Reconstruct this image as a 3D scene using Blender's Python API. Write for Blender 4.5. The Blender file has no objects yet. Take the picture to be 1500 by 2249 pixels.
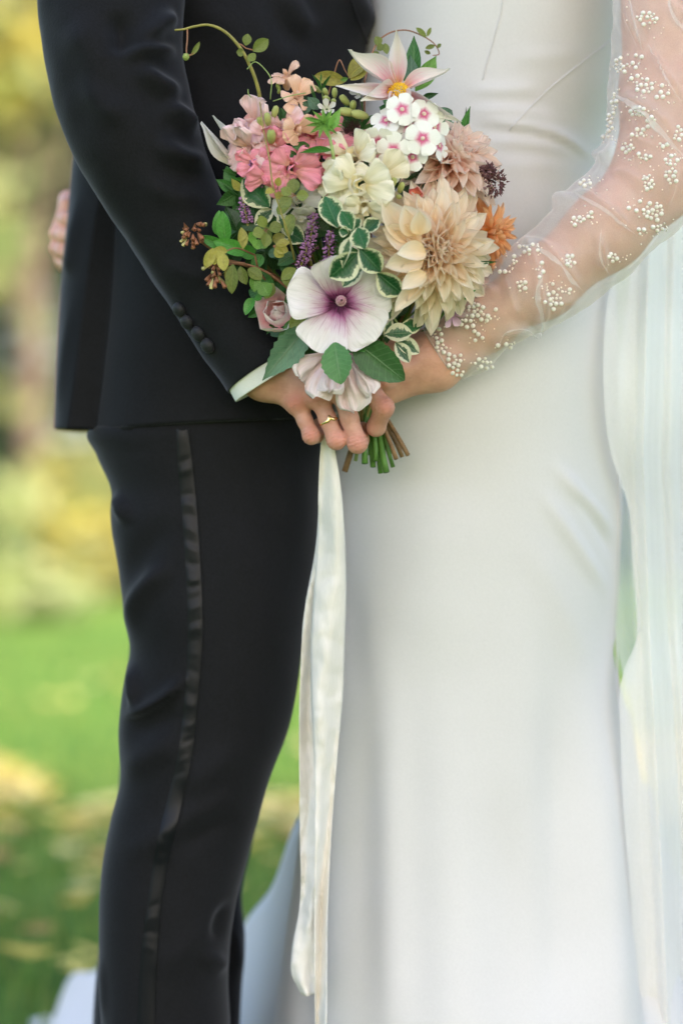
import bpy, bmesh, math, random
import numpy as np
from mathutils import Vector, Matrix, noise
from mathutils.bvhtree import BVHTree

# ------------------------------------------------------------------ camera, sky, sun, exposure
scene = bpy.context.scene
S = 0.00045            # metres per photograph pixel at the subject
D = 3.0                # metres from the lens to the bouquet
ZC = 0.717             # height of the lens
CAM = Vector((0, -D, ZC))
cam_data = bpy.data.cameras.new('camera')
cam = bpy.data.objects.new('camera', cam_data)
scene.collection.objects.link(cam)
cam.location = CAM
cam.rotation_euler = (math.radians(90), 0, 0)
cam_data.sensor_fit = 'VERTICAL'
cam_data.sensor_height = 36.0
cam_data.lens = 36.0 * D / (2249 * S)
cam_data.clip_start = 0.05
cam_data.clip_end = 600
cam_data.dof.use_dof = True
cam_data.dof.focus_distance = D - 0.07
cam_data.dof.aperture_fstop = 2.3
scene.camera = cam

SUN_ELEV, SUN_AZ = math.radians(40), math.radians(173)   # azimuth from +Y (away from lens), clockwise seen from above
world = bpy.data.worlds.new('World')
scene.world = world
world.use_nodes = True
wn = world.node_tree
sky = wn.nodes.new('ShaderNodeTexSky')
sky.sky_type = 'NISHITA'
sky.sun_disc = False
sky.sun_elevation = SUN_ELEV
sky.sun_rotation = SUN_AZ
sky.dust_density = 2.9
sky.air_density = 1.0
sky.ozone_density = 0.8
wn.links.new(sky.outputs[0], wn.nodes['Background'].inputs[0])
wn.nodes['Background'].inputs[1].default_value = 0.15
sun_data = bpy.data.lights.new('sun', 'SUN')
sun_data.energy = 3.2
sun_data.angle = math.radians(7)
sun_data.color = (1.0, 0.95, 0.87)
sun = bpy.data.objects.new('sun', sun_data)
scene.collection.objects.link(sun)
sd = Vector((math.sin(SUN_AZ) * math.cos(SUN_ELEV), math.cos(SUN_AZ) * math.cos(SUN_ELEV), math.sin(SUN_ELEV)))
sun.rotation_euler = sd.to_track_quat('Z', 'Y').to_euler()
scene.view_settings.view_transform = 'Standard'
scene.view_settings.look = 'None'
scene.view_settings.gamma = 1
scene.view_settings.use_curve_mapping = False
scene.view_settings.exposure = 1.54
scene.cycles.use_denoising = True
scene.cycles.max_bounces = 14
scene.cycles.diffuse_bounces = 10
scene.cycles.transparent_max_bounces = 24

# ------------------------------------------------------------------ helpers
C = scene.collection
WM = {}
rnd = random.Random(7)

def P(px, py, y=0.0):
    """A point of the place: the spot that pixel (px, py) of the photograph shows at depth y behind the bouquet plane."""
    k = (D + y) / D
    return Vector(((px - 750) * S * k, y, ZC + (1124.5 - py) * S * k))

def px_of(v):
    k = (D + v[1]) / D
    return (v[0] / (S * k) + 750, 1124.5 - (v[2] - ZC) / (S * k))

def link(o, parent=None, M=None):
    M = M or Matrix()
    C.objects.link(o)
    if parent is not None:
        o.parent = parent
        o.matrix_parent_inverse = WM[parent.name].inverted()
    o.matrix_basis = M
    WM[o.name] = M
    return o

def thing(name, label, cat, loc, group=None):
    o = bpy.data.objects.new(name, None)
    o.empty_display_size = 0.02
    link(o, None, Matrix.Translation(loc))
    tag(o, label, cat, group)
    return o

def tag(o, label=None, cat=None, group=None, kind=None):
    if label: o['label'] = label
    if cat: o['category'] = cat
    if group: o['group'] = group
    if kind: o['kind'] = kind
    return o

def make_mesh(name, verts, faces, uvs=None, smooth=True, mat=None):
    me = bpy.data.meshes.new(name)
    me.from_pydata([tuple(v) for v in verts], [], [tuple(f) for f in faces])
    if uvs is not None:
        lay = me.uv_layers.new(name='UVMap')
        li = np.empty(len(me.loops), dtype=np.int32)
        me.loops.foreach_get('vertex_index', li)
        arr = np.asarray(uvs, dtype=np.float32)[li]
        lay.data.foreach_set('uv', arr.ravel())
    if smooth:
        me.polygons.foreach_set('use_smooth', [True] * len(me.polygons))
    if mat: me.materials.append(mat)
    me.update()
    return me

def obj(name, me, parent=None, M=None):
    return link(bpy.data.objects.new(name, me), parent, M)

def grid_faces(nr, nc, wrap=False):
    f = []
    for i in range(nr - 1):
        for j in range(nc if wrap else nc - 1):
            k = (j + 1) % nc
            f.append((i * nc + j, i * nc + k, (i + 1) * nc + k, (i + 1) * nc + j))
    return f

def interp_rows(rows, m):
    """rows of numbers, first column increasing -> m rows, smooth interpolation (Catmull-Rom on the row parameter)."""
    a = np.array(rows, float)
    x = a[:, 0]
    xi = np.linspace(x[0], x[-1], m)
    out = [xi]
    for c in range(1, a.shape[1]):
        y = a[:, c]
        d = np.gradient(y, x) if len(x) > 2 else np.full(len(x), (y[1] - y[0]) / (x[1] - x[0]))
        i = np.clip(np.searchsorted(x, xi, 'right') - 1, 0, len(x) - 2)
        h = x[i + 1] - x[i]; t = (xi - x[i]) / h
        h00 = 2 * t**3 - 3 * t**2 + 1; h10 = t**3 - 2 * t**2 + t; h01 = -2 * t**3 + 3 * t**2; h11 = t**3 - t**2
        out.append(h00 * y[i] + h10 * h * d[i] + h01 * y[i + 1] + h11 * h * d[i + 1])
    return np.array(out).T

def spath(pts, m):
    """smooth path through points (any dimension)"""
    pts = [tuple(p) for p in pts]
    rows = [(i,) + p for i, p in enumerate(pts)]
    return interp_rows(rows, m)[:, 1:]

def crease_field(px, py, creases):
    """sum of ridge heights of creases (pts, amp, width[, kind]) at pixel arrays"""
    out = np.zeros_like(px)
    for cr in creases:
        pts, amp, w = cr[0], cr[1], cr[2]
        kind = cr[3] if len(cr) > 3 else 'ridge'
        q = spath(pts, max(8, 6 * len(pts)))
        best = np.full(px.shape, 1e9); sgn = np.zeros_like(px); tt = np.zeros_like(px)
        n = len(q) - 1
        for i in range(n):
            a = q[i]; b = q[i + 1]; ab = b - a; L2 = (ab**2).sum() + 1e-9
            t = np.clip(((px - a[0]) * ab[0] + (py - a[1]) * ab[1]) / L2, 0, 1)
            dx = px - a[0] - t * ab[0]; dy = py - a[1] - t * ab[1]
            d = np.sqrt(dx * dx + dy * dy)
            m = d < best
            best = np.where(m, d, best)
            sgn = np.where(m, np.sign(ab[0] * dy - ab[1] * dx), sgn)
            tt = np.where(m, (i + t) / n, tt)
        taper = np.clip(np.minimum(tt, 1 - tt) * 2.6, 0, 1); taper = taper * taper * (3 - 2 * taper)
        if kind == 'ridge':
            out += amp * np.exp(-(best / w)**2) * taper
        elif kind == 'fold':      # sharp on one side, soft on the other
            ww = np.where(sgn > 0, w * 0.35, w * 1.3)
            out += amp * np.exp(-(best / ww)**2) * taper
        else:                      # wave: ridge with a valley on either side
            out += amp * np.exp(-(best / (1.6 * w))**2) * np.cos(best / w * 1.9) * taper
    return out

def fbm(v, sc, seed=0.0):
    return noise.fractal(Vector((v[0] * sc + seed, v[1] * sc - seed, v[2] * sc)), 1.0, 2.0, 3)

def loft(rows, m, n, ex=2.3, creases=(), low=0.0, lowsc=5.0, seed=0.0, hem=None, top_cap=True):
    """upright tube. rows: (py, xl, xr, yc, hy) in photograph pixels / metres. Returns verts, faces, uvs."""
    R = interp_rows(rows, m)
    A = np.linspace(0, 2 * math.pi, n, endpoint=False)
    ca, sa = np.cos(A), np.sin(A)
    ux = np.sign(ca) * np.abs(ca)**(2 / ex); uy = np.sign(sa) * np.abs(sa)**(2 / ex)
    py, xl, xr, yc, hy = [R[:, i][:, None] for i in range(5)]
    cx = (xl + xr) / 2; hw = (xr - xl) / 2
    PX = cx + hw * ux[None]; PY = np.repeat(py, n, 1)
    if hem is not None:
        f = np.clip((PY - hem[0]) / (py[-1, 0] - hem[0]), 0, 1)**2
        PY = PY + f * np.interp(PX, hem[1], hem[2])
    k = (D + yc) / D
    X = (PX - 750) * S * k
    Y = yc + hy * uy[None]
    Z = ZC + (1124.5 - PY) * S * k
    nx = np.sign(ca) * np.abs(ca)**(2 - 2 / ex); ny = np.sign(sa) * np.abs(sa)**(2 - 2 / ex)
    nl = np.sqrt(nx**2 + ny**2) + 1e-9
    nx = (nx / nl)[None]; ny = (ny / nl)[None]
    disp = np.zeros_like(X)
    if creases:
        disp += crease_field(PX, PY, creases) * np.clip(0.15 - sa[None] * 1.6, 0, 1)
    if low:
        for i in range(X.shape[0]):
            for j in range(X.shape[1]):
                disp[i, j] += low * noise.noise(Vector((X[i, j] * lowsc + seed, Y[i, j] * lowsc, Z[i, j] * lowsc * 0.6)))
    X = X + nx * disp; Y = Y + ny * disp
    V = np.stack([X, Y, Z], -1).reshape(-1, 3)
    UV = np.stack([np.repeat((A / (2 * math.pi))[None], m, 0), np.repeat((R[:, 0:1] - R[0, 0]) / (R[-1, 0] - R[0, 0]), n, 1)], -1).reshape(-1, 2)
    F = grid_faces(m, n, True)
    return V, F, UV

def rim(V, F, UV, n, inset=0.004, up=0.03):
    """turn the last ring of a tube inwards and up so that the hem has a thickness"""
    last = V[-n:]; c = last.mean(0)
    d = last - c; d[:, 2] = 0
    L = np.linalg.norm(d, axis=1)[:, None] + 1e-9
    r1 = last - d / L * inset; r1[:, 2] -= 0.0006
    r2 = r1.copy(); r2[:, 2] += up
    b = len(V) - n
    for q, r in enumerate((r1, r2)):
        o0 = b + q * n; o1 = b + (q + 1) * n
        for j in range(n):
            kx = (j + 1) % n
            F.append((o0 + j, o0 + kx, o1 + kx, o1 + j))
    V = np.concatenate([V, r1, r2]); UV = np.concatenate([UV, UV[-n:], UV[-n:]])
    return V, F, UV

def sweep(path, m, n, creases=(), low=0.0, lowsc=8.0, seed=0.0, ex=2.0, front=True):
    """tube along an image-space path of (px, py, y, half width px, half depth m)"""
    Q = spath(path, m)
    ctr = np.array([P(q[0], q[1], q[2]) for q in Q])
    T = np.gradient(ctr, axis=0); T /= np.linalg.norm(T, axis=1)[:, None]
    A = np.linspace(0, 2 * math.pi, n, endpoint=False)
    V = np.zeros((m, n, 3)); UV = np.zeros((m, n, 2)); NN = np.zeros((m, n, 3))
    for i in range(m):
        t = Vector(T[i]); d = Vector((0, -1, 0)); d = (d - t * d.dot(t)).normalized(); s = d.cross(t).normalized()
        k = (D + Q[i, 2]) / D
        rw = Q[i, 3] * S * k; rd = Q[i, 4]
        for j, a in enumerate(A):
            c_, s_ = math.cos(a), math.sin(a)
            c2 = math.copysign(abs(c_)**(2 / ex), c_); s2 = math.copysign(abs(s_)**(2 / ex), s_)
            V[i, j] = Vector(ctr[i]) + s * rw * c2 + d * rd * s2
            nn = (s * c_ / max(rw, 1e-6) + d * s_ / max(rd, 1e-6)).normalized()
            NN[i, j] = nn
            UV[i, j] = (j / n, i / (m - 1))
    kk = (D + V[..., 1]) / D
    PX = V[..., 0] / (S * kk) + 750; PY = 1124.5 - (V[..., 2] - ZC) / (S * kk)
    disp = np.zeros((m, n))
    if creases:
        w = np.clip(0.2 + np.sin(A) * 1.6, 0, 1)[None] if front else 1.0
        disp += crease_field(PX, PY, creases) * w
    if low:
        for i in range(m):
            for j in range(n):
                disp[i, j] += low * fbm(V[i, j], lowsc, seed)
    V = V + NN * disp[..., None]
    return V.reshape(-1, 3), grid_faces(m, n, True), UV.reshape(-1, 2)

def tube_mesh(name, pts, radii, n=8, mat=None, cap=True):
    pts = [Vector(p) for p in pts]; m = len(pts)
    if not hasattr(radii, '__len__'): radii = [radii] * m
    V, F, U = [], [], []
    up = None
    for i in range(m):
        t = (pts[min(i + 1, m - 1)] - pts[max(i - 1, 0)]).normalized()
        if up is None:
            up = Vector((0, -1, 0)) if abs(t.y) < 0.9 else Vector((1, 0, 0))
        up = (up - t * up.dot(t)).normalized(); s = up.cross(t)
        for j in range(n):
            a = 2 * math.pi * j / n
            V.append(pts[i] + (up * math.cos(a) + s * math.sin(a)) * radii[i]); U.append((j / n, i / max(1, m - 1)))
    F = grid_faces(m, n, True)
    if cap:
        F.append(tuple(reversed(range(n)))); F.append(tuple(range((m - 1) * n, m * n)))
    return make_mesh(name, V, F, U, True, mat)

def bez(p0, p1, p2, p3, m=14):
    out = []
    for i in range(m):
        t = i / (m - 1); u = 1 - t
        out.append(p0 * u**3 + p1 * (3 * u * u * t) + p2 * (3 * u * t * t) + p3 * t**3)
    return out

# ---- implicit surfaces for hands
def smin(a, b, k):
    h = np.maximum(k - np.abs(a - b), 0) / k
    return np.minimum(a, b) - h * h * k * 0.25

def cone(G, a, ra, b, rb):
    a = np.array(a); b = np.array(b); ba = b - a
    px, py, pz = G[0] - a[0], G[1] - a[1], G[2] - a[2]
    t = np.clip((px * ba[0] + py * ba[1] + pz * ba[2]) / ((ba**2).sum() + 1e-12), 0, 1)
    return np.sqrt((px - t * ba[0])**2 + (py - t * ba[1])**2 + (pz - t * ba[2])**2) - (ra + (rb - ra) * t)

def surface_nets(f, lo, h):
    nx, ny, nz = f.shape
    ins = f < 0
    cs = (nx - 1, ny - 1, nz - 1)
    acc = np.zeros(cs + (3,)); cnt = np.zeros(cs)
    cor = [(i, j, k) for i in (0, 1) for j in (0, 1) for k in (0, 1)]
    def sl(c): return f[c[0]:c[0] + cs[0], c[1]:c[1] + cs[1], c[2]:c[2] + cs[2]]
    for a in cor:
        for ax in range(3):
            if a[ax] == 0:
                b = list(a); b[ax] = 1
                fa, fb = sl(a), sl(b)
                m = (fa < 0) != (fb < 0)
                t = np.where(m, fa / np.where(m, fa - fb, 1), 0)
                for q in range(3):
                    acc[..., q] += np.where(m, a[q] + (t if q == ax else 0), 0)
                cnt += m
    mask = cnt > 0
    idx = -np.ones(cs, dtype=np.int64); idx[mask] = np.arange(mask.sum())
    base = np.argwhere(mask)
    V = (base + acc[mask] / cnt[mask][:, None]) * h + np.array(lo)
    F = []
    for ax in range(3):
        a1, a2 = [(1, 2), (2, 0), (0, 1)][ax]
        s0 = [slice(None)] * 3; s1 = [slice(None)] * 3
        s0[ax] = slice(0, -1); s1[ax] = slice(1, None)
        d = ins[tuple(s0)] != ins[tuple(s1)]
        p = np.argwhere(d)
        p = p[(p[:, a1] > 0) & (p[:, a2] > 0) & (p[:, a1] < cs[a1]) & (p[:, a2] < cs[a2])]
        e1 = np.zeros(3, int); e1[a1] = 1; e2 = np.zeros(3, int); e2[a2] = 1
        q = [p - e1 - e2, p - e2, p, p - e1]
        ids = [idx[x[:, 0], x[:, 1], x[:, 2]] for x in q]
        flip = ins[p[:, 0], p[:, 1], p[:, 2]]
        quad = np.stack(ids, 1)
        quad[~flip] = quad[~flip][:, ::-1]
        F.append(quad)
    return V, np.concatenate(F)

def implicit(name, fn, lo, hi, h, mat, smooth_it=2):
    lo = np.array(lo); hi = np.array(hi)
    ax = [np.arange(lo[i], hi[i] + h, h) for i in range(3)]
    B = 6                                              # evaluate block centres first, then only blocks near the surface
    sh = [len(a) for a in ax]; nb = [-(-s // B) for s in sh]
    cc = [lo[i] + (np.arange(nb[i]) * B + (B - 1) / 2) * h for i in range(3)]
    cf = fn([g.astype(np.float32) for g in np.meshgrid(*cc, indexing='ij')])
    f = np.repeat(np.repeat(np.repeat(cf, B, 0), B, 1), B, 2)[:sh[0], :sh[1], :sh[2]].astype(np.float32)
    near = np.repeat(np.repeat(np.repeat(np.abs(cf) < B * h * 1.5 + .008, B, 0), B, 1), B, 2)[:sh[0], :sh[1], :sh[2]]
    I = np.nonzero(near)
    f[I] = fn([(lo[i] + I[i] * h).astype(np.float32) for i in range(3)])
    V, F = surface_nets(f, lo, h)
    return V, F

# ---- node materials
def new_mat(name):
    m = bpy.data.materials.new(name); m.use_nodes = True
    nt = m.node_tree; b = nt.nodes['Principled BSDF']
    return m, nt, b

def nd(nt, t, **kw):
    n = nt.nodes.new(t)
    for k, v in kw.items(): setattr(n, k, v)
    return n

def ramp(nt, fac, stops, interp='LINEAR'):
    r = nd(nt, 'ShaderNodeValToRGB'); r.color_ramp.interpolation = interp
    e = r.color_ramp.elements
    while len(e) < len(stops): e.new(0.5)
    for i, (p, c) in enumerate(stops):
        e[i].position = p; e[i].color = tuple(c) + ((1,) if len(c) == 3 else ())
    nt.links.new(fac, r.inputs[0]); return r.outputs[0]

def mth(nt, op, a, b=None, c=None):
    n = nd(nt, 'ShaderNodeMath', operation=op)
    for i, v in enumerate((a, b, c)):
        if v is None: continue
        if isinstance(v, (int, float)): n.inputs[i].default_value = v
        else: nt.links.new(v, n.inputs[i])
    return n.outputs[0]

def mixc(nt, f, a, b, blend='MIX'):
    n = nd(nt, 'ShaderNodeMix', data_type='RGBA', blend_type=blend)
    for i, v in ((0, f), (6, a), (7, b)):
        if isinstance(v, (int, float)): n.inputs[i].default_value = v
        elif isinstance(v, tuple): n.inputs[i].default_value = v + ((1,) if len(v) == 3 else ())
        else: nt.links.new(v, n.inputs[i])
    return n.outputs[2]

def tex_noise(nt, scale, detail=3, rough=0.5, coord='Object', vec=None, stretch=None):
    n = nd(nt, 'ShaderNodeTexNoise'); n.inputs['Scale'].default_value = scale
    n.inputs['Detail'].default_value = detail; n.inputs['Roughness'].default_value = rough
    if vec is None:
        tc = nd(nt, 'ShaderNodeTexCoord'); vec = tc.outputs[coord]
    if stretch:
        mp = nd(nt, 'ShaderNodeMapping'); mp.inputs['Scale'].default_value = stretch
        nt.links.new(vec, mp.inputs[0]); vec = mp.outputs[0]
    nt.links.new(vec, n.inputs['Vector']); return n.outputs[0]

def bump(nt, b, height, strength, dist):
    n = nd(nt, 'ShaderNodeBump'); n.inputs['Strength'].default_value = strength; n.inputs['Distance'].default_value = dist
    nt.links.new(height, n.inputs['Height']); nt.links.new(n.outputs[0], b.inputs['Normal']); return n.outputs[0]

def cloth_mat(name, col, rough=0.8, sheen=0.3, sheen_tint=(1, 1, 1), grain=700, gstr=0.25, var=0.06, spec=0.3, stretch=None):
    m, nt, b = new_mat(name)
    n1 = tex_noise(nt, grain, 2, 0.6, stretch=stretch)
    n2 = tex_noise(nt, 9, 3, 0.55)
    f = mth(nt, 'ADD', mth(nt, 'MULTIPLY', n1, 0.6), mth(nt, 'MULTIPLY', n2, 0.4))
    lo = tuple(c * (1 - var * 2) for c in col); hi = tuple(min(1, c * (1 + var * 2)) for c in col)
    nt.links.new(ramp(nt, f, [(0.3, lo), (0.7, hi)]), b.inputs['Base Color'])
    b.inputs['Roughness'].default_value = rough
    b.inputs['Specular IOR Level'].default_value = spec
    b.inputs['Sheen Weight'].default_value = sheen
    b.inputs['Sheen Tint'].default_value = tuple(sheen_tint) + (1,)
    b.inputs['Sheen Roughness'].default_value = 0.4
    bump(nt, b, n1, gstr, 0.0004)
    return m

def translucent_out(nt, b, colour, amount):
    """mix some light passing through the thin sheet into principled b"""
    out = [n for n in nt.nodes if n.type == 'OUTPUT_MATERIAL'][0]
    t = nd(nt, 'ShaderNodeBsdfTranslucent')
    if isinstance(colour, tuple): t.inputs[0].default_value = colour + (1,)
    else: nt.links.new(colour, t.inputs[0])
    mx = nd(nt, 'ShaderNodeMixShader'); mx.inputs[0].default_value = amount
    nt.links.new(b.outputs[0], mx.inputs[1]); nt.links.new(t.outputs[0], mx.inputs[2])
    nt.links.new(mx.outputs[0], out.inputs[0])

def uv_nodes(nt):
    u = nd(nt, 'ShaderNodeUVMap'); s = nd(nt, 'ShaderNodeSeparateXYZ')
    nt.links.new(u.outputs[0], s.inputs[0])
    return u.outputs[0], s.outputs[0], s.outputs[1]     # vector, across 0..1, along 0..1

def petal_mat(name, stops, vein=None, trans=0.3, rough=0.55, veinfreq=26, vstr=0.25, edge=None, mottle=0.08):
    """stops: pigment from the base of the petal to its tip; vein: pigment of the veins"""
    m, nt, b = new_mat(name)
    uv, u, v = uv_nodes(nt)
    nz = tex_noise(nt, 5, 3, 0.6, vec=uv, stretch=(3, 1.2, 1))
    vv = mth(nt, 'ADD', v, mth(nt, 'MULTIPLY', mth(nt, 'SUBTRACT', nz, 0.5), 0.16))
    col = ramp(nt, vv, stops)
    st = tex_noise(nt, 1.0, 3, 0.6, vec=uv, stretch=(veinfreq, 1.6, 1))
    if edge:
        e = mth(nt, 'ABSOLUTE', mth(nt, 'SUBTRACT', u, 0.5))
        col = mixc(nt, mth(nt, 'SMOOTH_MIN', 1.0, mth(nt, 'MULTIPLY', mth(nt, 'POWER', mth(nt, 'MULTIPLY', e, 2.0), 3.0), edge[1]), 0.1), col, edge[0])
    if vein:
        vm = ramp(nt, st, [(0.50, (0, 0, 0)), (0.62, (1, 1, 1))])
        fall = ramp(nt, vv, [(0.0, (1, 1, 1)), (vein[2], (0.75, 0.75, 0.75)), (min(1, vein[2] + 0.45), (0.03, 0.03, 0.03))])
        col = mixc(nt, mth(nt, 'MULTIPLY', mth(nt, 'MULTIPLY', vm, fall), vein[1]), col, vein[0])
    sh = ramp(nt, st, [(0.3, (1 - mottle * 2,) * 3), (0.6, (1, 1, 1))])
    col = mixc(nt, 1.0, col, sh, 'MULTIPLY')
    nt.links.new(col, b.inputs['Base Color'])
    b.inputs['Roughness'].default_value = rough
    b.inputs['Specular IOR Level'].default_value = 0.25
    b.inputs['Sheen Weight'].default_value = 0.1
    bump(nt, b, st, vstr, 0.0012)
    translucent_out(nt, b, col, trans)
    return m

def leaf_mat(name, col, vein, dark=0.7, gloss=0.45, edge=None, trans=0.22, mott=None):
    """edge: cream border (colour, width) of variegated leaves"""
    m, nt, b = new_mat(name)
    uv, u, v = uv_nodes(nt)
    oi = nd(nt, 'ShaderNodeObjectInfo')
    va = nd(nt, 'ShaderNodeVectorMath', operation='ADD'); nt.links.new(uv, va.inputs[0])
    cb = nd(nt, 'ShaderNodeCombineXYZ'); rr_ = mth(nt, 'MULTIPLY', oi.outputs['Random'], 37.0)
    nt.links.new(rr_, cb.inputs[0]); nt.links.new(rr_, cb.inputs[1]); nt.links.new(cb.outputs[0], va.inputs[1]); uv = va.outputs[0]
    e = mth(nt, 'MULTIPLY', mth(nt, 'ABSOLUTE', mth(nt, 'SUBTRACT', u, 0.5)), 2.0)       # 0 midrib, 1 edge
    nz = tex_noise(nt, 7, 3, 0.6, vec=uv)
    f = mth(nt, 'ADD', nz, mth(nt, 'MULTIPLY', mth(nt, 'SUBTRACT', oi.outputs['Random'], 0.5), 0.5))
    base = ramp(nt, f, [(0.25, tuple(c * dark for c in col)), (0.75, tuple(min(1, c * 1.25) for c in col))])
    # side veins leave the midrib obliquely
    w = mth(nt, 'FRACT', mth(nt, 'MULTIPLY', mth(nt, 'SUBTRACT', v, mth(nt, 'MULTIPLY', e, 0.16)), 9.0))
    sv = ramp(nt, mth(nt, 'ABSOLUTE', mth(nt, 'SUBTRACT', w, 0.5)), [(0.0, (1, 1, 1)), (0.12, (0, 0, 0))])
    mid = ramp(nt, e, [(0.0, (1, 1, 1)), (0.07, (0, 0, 0))])
    vm = mth(nt, 'MAXIMUM', mid, mth(nt, 'MULTIPLY', sv, 0.45))
    c2 = base
    if edge:
        n3 = tex_noise(nt, 3.2, 4, 0.65, vec=uv, stretch=(1.0, 2.2, 1))
        ef = mth(nt, 'ADD', mth(nt, 'ADD', e, mth(nt, 'MULTIPLY', mth(nt, 'ABSOLUTE', mth(nt, 'SUBTRACT', v, 0.5)), 0.55)), mth(nt, 'MULTIPLY', mth(nt, 'SUBTRACT', n3, 0.5), 1.1))
        em = ramp(nt, ef, [(edge[1], (0, 0, 0)), (edge[1] + 0.05, (1, 1, 1))])
        pale = ramp(nt, ef, [(edge[1] - 0.2, (0, 0, 0)), (edge[1] - 0.15, (1, 1, 1))])
        c2 = mixc(nt, mth(nt, 'MULTIPLY', pale, 0.35), c2, tuple(0.55 * a + 0.3 * b_ for a, b_ in zip(col, edge[0])))
        c2 = mixc(nt, em, c2, edge[0])
    c2 = mixc(nt, mth(nt, 'MULTIPLY', vm, 0.5), c2, vein)
    nt.links.new(c2, b.inputs['Base Color'])
    b.inputs['Roughness'].default_value = gloss
    b.inputs['Specular IOR Level'].default_value = 0.4
    bump(nt, b, mth(nt, 'ADD', mth(nt, 'MULTIPLY', vm, -1.0), mth(nt, 'MULTIPLY', nz, 0.6)), 0.5, 0.0008)
    translucent_out(nt, b, c2, trans)
    return m

def plain_mat(name, col, rough=0.6, var=0.2, scale=60, metal=0.0, spec=0.4, bstr=0.3, trans=0):
    m, nt, b = new_mat(name)
    n = tex_noise(nt, scale, 4, 0.6)
    c = ramp(nt, n, [(0.3, tuple(x * (1 - var) for x in col)), (0.7, tuple(min(1, x * (1 + var)) for x in col))])
    nt.links.new(c, b.inputs['Base Color'])
    b.inputs['Roughness'].default_value = rough; b.inputs['Metallic'].default_value = metal
    b.inputs['Specular IOR Level'].default_value = spec
    bump(nt, b, n, bstr, 0.0008)
    if trans: translucent_out(nt, b, c, trans)
    return m

# ================================================================== the setting
def ground():
    m, nt, b = new_mat('lawn')
    n1 = tex_noise(nt, 0.35, 4, 0.6); n2 = tex_noise(nt, 3.0, 5, 0.65); n3 = tex_noise(nt, 60, 3, 0.6)
    f = mth(nt, 'ADD', mth(nt, 'MULTIPLY', n1, 0.62), mth(nt, 'ADD', mth(nt, 'MULTIPLY', n2, 0.22), mth(nt, 'MULTIPLY', n3, 0.2)))  # broad noise: uneven turf, plus soft patches of shade painted into the green
    c = ramp(nt, f, [(0.3, (0.050, 0.115, 0.022)), (0.46, (0.095, 0.19, 0.030)), (0.56, (0.14, 0.22, 0.040)), (0.7, (0.22, 0.24, 0.06))])
    nt.links.new(c, b.inputs['Base Color']); b.inputs['Roughness'].default_value = 0.9
    b.inputs['Specular IOR Level'].default_value = 0.1
    bump(nt, b, n3, 0.8, 0.02)
    # sheet denser near the couple, out to the horizon
    xs = np.concatenate([-np.geomspace(300, 3, 14), np.linspace(-2.6, 2.6, 21), np.geomspace(3, 300, 14)])
    ys = np.concatenate([[-60, -20, -8], np.linspace(-4, 12, 33), np.geomspace(13, 420, 20)])
    V = []
    for y in ys:
        for x in xs:
            z = 0.03 * noise.noise(Vector((x * 0.35, y * 0.35, 3))) * min(1, max(0, (math.hypot(x, y - 0.4) - 1.2) / 2))
            V.append((x, y, z))
    me = make_mesh('ground', V, grid_faces(len(ys), len(xs)), None, True, m)
    tag(obj('ground', me), kind='structure')
ground()

def gz(x, y):
    return 0.03 * noise.noise(Vector((x * 0.35, y * 0.35, 3))) * min(1, max(0, (math.hypot(x, y - 0.4) - 1.2) / 2))

def scatter(name, label, cat, mats, count, area, size, kind):
    V, F, MI = [], [], []
    r = random.Random(hash(name) % 1000 + 3 if False else len(name))
    for _ in range(count):
        x, y = area(r)
        z = gz(x, y)
        a = r.uniform(0, 6.283); b0 = len(V)
        if kind == 'blade':
            h = size * r.uniform(0.5, 1.3); w = 0.004 * (1 + y * 0.12); lean = r.uniform(-0.6, 0.6) * h
            dx, dy = math.cos(a) * w, math.sin(a) * w
            V += [(x - dx, y - dy, z - 0.004), (x + dx, y + dy, z - 0.004), (x + lean * math.sin(a), y + lean * math.cos(a), z + h)]
            F.append((b0, b0 + 1, b0 + 2))
        else:
            s = size * r.uniform(0.6, 1.3)
            t1, t2 = r.uniform(-.5, .5), r.uniform(-.5, .5)
            for (u, v, q) in ((-1, 0, 0.3), (0, -0.6, 0), (1, 0, 0.35), (0, 0.6, 0)):
                V.append((x + s * (u * math.cos(a) - v * math.sin(a)), y + s * (u * math.sin(a) + v * math.cos(a)), z + 0.012 + s * (q + t1 * u * .5 + t2 * v * .5 + .25)))
            F += [(b0, b0 + 1, b0 + 2), (b0, b0 + 2, b0 + 3)]
            MI += [r.randrange(len(mats))] * 0
    me = make_mesh(name, V, F, None, False)
    for m_ in mats: me.materials.append(m_)
    per = 1 if kind == 'blade' else 2
    mi = []
    for i in range(len(F) // per): mi += [r.randrange(len(mats))] * per
    me.polygons.foreach_set('material_index', mi)
    return tag(obj(name, me), label, cat, kind='stuff')

gm = [plain_mat('grass_%d' % i, c, 0.7, 0.3, 4, trans=0.35) for i, c in enumerate([(0.08, 0.18, 0.03), (0.13, 0.24, 0.04), (0.20, 0.27, 0.055), (0.06, 0.13, 0.03)])]
def near_area(r):
    y = 0.6 + 14 * r.random()**1.7
    w = 1.2 + 0.32 * (y + 3)
    return r.uniform(-w, w), y
scatter('lawn_grass', 'short bright green grass of the lawn behind the couple', 'grass', gm, 60000, near_area, 0.045, 'blade')
lm = [plain_mat('litter_%d' % i, c, 0.7, 0.25, 6, trans=0.3) for i, c in enumerate([(0.56, 0.46, 0.10), (0.62, 0.55, 0.17), (0.38, 0.24, 0.08), (0.60, 0.55, 0.26)])]
def litter_area(r):
    while True:
        y = r.gauss(5.0, .8) if r.random() < 0.84 else r.uniform(1.4, 10)
        w = 1.5 + 0.32 * (y + 3); x = r.uniform(-w, w)
        if noise.noise(Vector((x * 0.7, y * 0.5, 9))) > (-0.12 if 3.6 < y < 6.4 else 0.12): return x, y
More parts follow.
